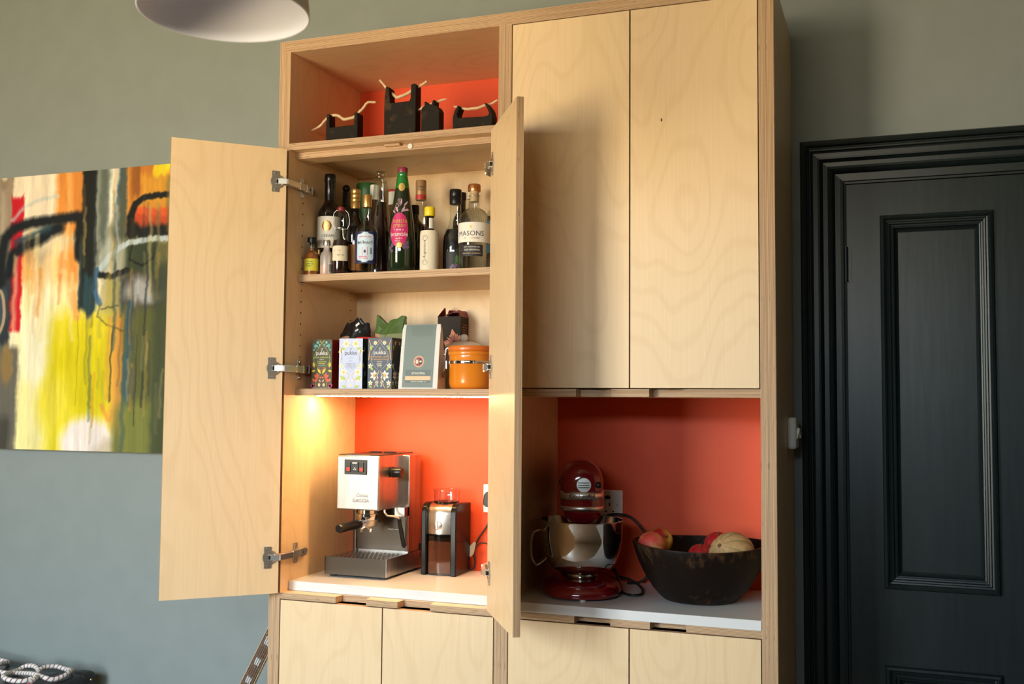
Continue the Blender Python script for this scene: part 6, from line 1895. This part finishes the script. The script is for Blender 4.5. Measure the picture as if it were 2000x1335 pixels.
for k in (2, 4, 6, 8, 11, 14):
    zc = (allz[k] + allz[k + 1]) / 2 if k + 1 < len(allz) else None
    if zc:
        h_ = (allz[k] - allz[k + 1]) * 0.34; w_ = wneck(zc) * 0.50
        def inl(m):
            i = [m.vert(p) for p in ((-w_ * 0.75, -0.0343, zc - h_), (w_ * 0.75, -0.0343, zc - h_), (w_, -0.0343, zc + h_), (-w_, -0.0343, zc + h_))]
            m.face(i, 'pearl_inlay')
        gm('inlay', inl)
for s in range(6):
    f = (s - 2.5) / 2.5
    gm('guitar_string', lambda m: m.tube([(f * 0.021, -0.040, 0.12), (f * 0.0160, -0.0365, ZN1)], 0.0006 + 0.0001 * s, 'string_wire', 5))
gm('headstock', lambda m: m.box((-0.030, -0.030, ZN1), (0.030, -0.014, ZN1 + 0.045), 'mahogany'), bevel=0.004)

# ------------------------------------------------------------------ black case with striped rope
mat('case_black', (0.014, 0.014, 0.016, 1), 0.42)
mat('case_panel', (0.020, 0.022, 0.024, 1), 0.3)
t = thing('amplifier_case', 'black hard case with rounded corners by the left wall', 'case', (-1.30, 0.24, -Z0))
CX0, CX1, CY0, CY1, CZ1 = -1.72, -0.972, 0.10, 0.395, -0.430
MB().box((CX0, CY0, -Z0 + 0.012), (CX1, CY1, CZ1), 'case_black').build('case_shell', t, bevel=0.022, seg=5)
MB().box((CX0 + 0.03, CY0 + 0.03, CZ1 - 0.001), (CX1 - 0.10, CY1 - 0.075, CZ1 + 0.0015), 'case_panel').build('top_panel', t)
for x_ in (CX0 + 0.03, CX1 - 0.03):
    for y_ in (CY0 + 0.03, CY1 - 0.03):
        MB().box((x_ - 0.034, y_ - 0.034, CZ1 - 0.050), (x_ + 0.034, y_ + 0.034, CZ1 + 0.004), 'black_rubber').build('corner_guard', t, bevel=0.020, seg=4)
        MB().ball((x_ + (0.0345 if x_ > -1.3 else -0.0345), y_, CZ1 - 0.022), 0.004, 'gold_foil', 10, 6).build('rivet', t)
for x_ in (CX0 + 0.06, CX1 - 0.06):
    for y_ in (CY0 + 0.05, CY1 - 0.05):
        MB().lathe([(0.016, 0), (0.018, 0.013)], (x_, y_, -Z0), 12, 'black_rubber').build('foot', t)
def rope_material():
    m, nt, b = nodes_of('striped_rope')
    uv = N(nt, 'ShaderNodeUVMap'); sep = N(nt, 'ShaderNodeSeparateXYZ'); nt.links.new(uv.outputs[0], sep.inputs[0])
    f = math_node(nt, 'FRACT', math_node(nt, 'ADD', math_node(nt, 'MULTIPLY', sep.outputs[0], 62.0), sep.outputs[1]))
    red = math_node(nt, 'LESS_THAN', f, 0.16)
    dark = math_node(nt, 'GREATER_THAN', f, 0.90)
    c = mix_col(nt, red, (0.80, 0.75, 0.70, 1), (0.28, 0.04, 0.06, 1))
    c = mix_col(nt, dark, c, (0.34, 0.26, 0.24, 1))
    nt.links.new(c, b.inputs['Base Color']); b.inputs['Roughness'].default_value = 0.85
rope_material()
zr = CZ1 + 0.0095
path = [(-1.60, 0.300), (-1.48, 0.345), (-1.395, 0.352), (-1.33, 0.345), (-1.31, 0.300), (-1.29, 0.235), (-1.227, 0.222), (-1.167, 0.238), (-1.087, 0.220), (-1.025, 0.205), (-1.000, 0.222), (-0.990, 0.262), (-1.000, 0.302), (-1.020, 0.330), (-1.062, 0.345), (-1.101, 0.338), (-1.120, 0.300), (-1.112, 0.262), (-1.125, 0.285), (-1.165, 0.303), (-1.200, 0.300), (-1.208, 0.272), (-1.192, 0.222), (-1.160, 0.160), (-1.120, 0.145), (-1.078, 0.168), (-1.060, 0.205), (-1.030, 0.170), (-1.02, 0.13)]
pts = curve_pts([(x, y, zr + 0.006 * (1 + math.sin(1.7 * k))) for k, (x, y) in enumerate(path)], 8)
tag(MB().tube(pts, 0.0078, 'striped_rope', 10).build('striped_rope', loc=(-1.2, 0.25, CZ1)), 'looped white rope with red and black flecks on the black case', 'rope')
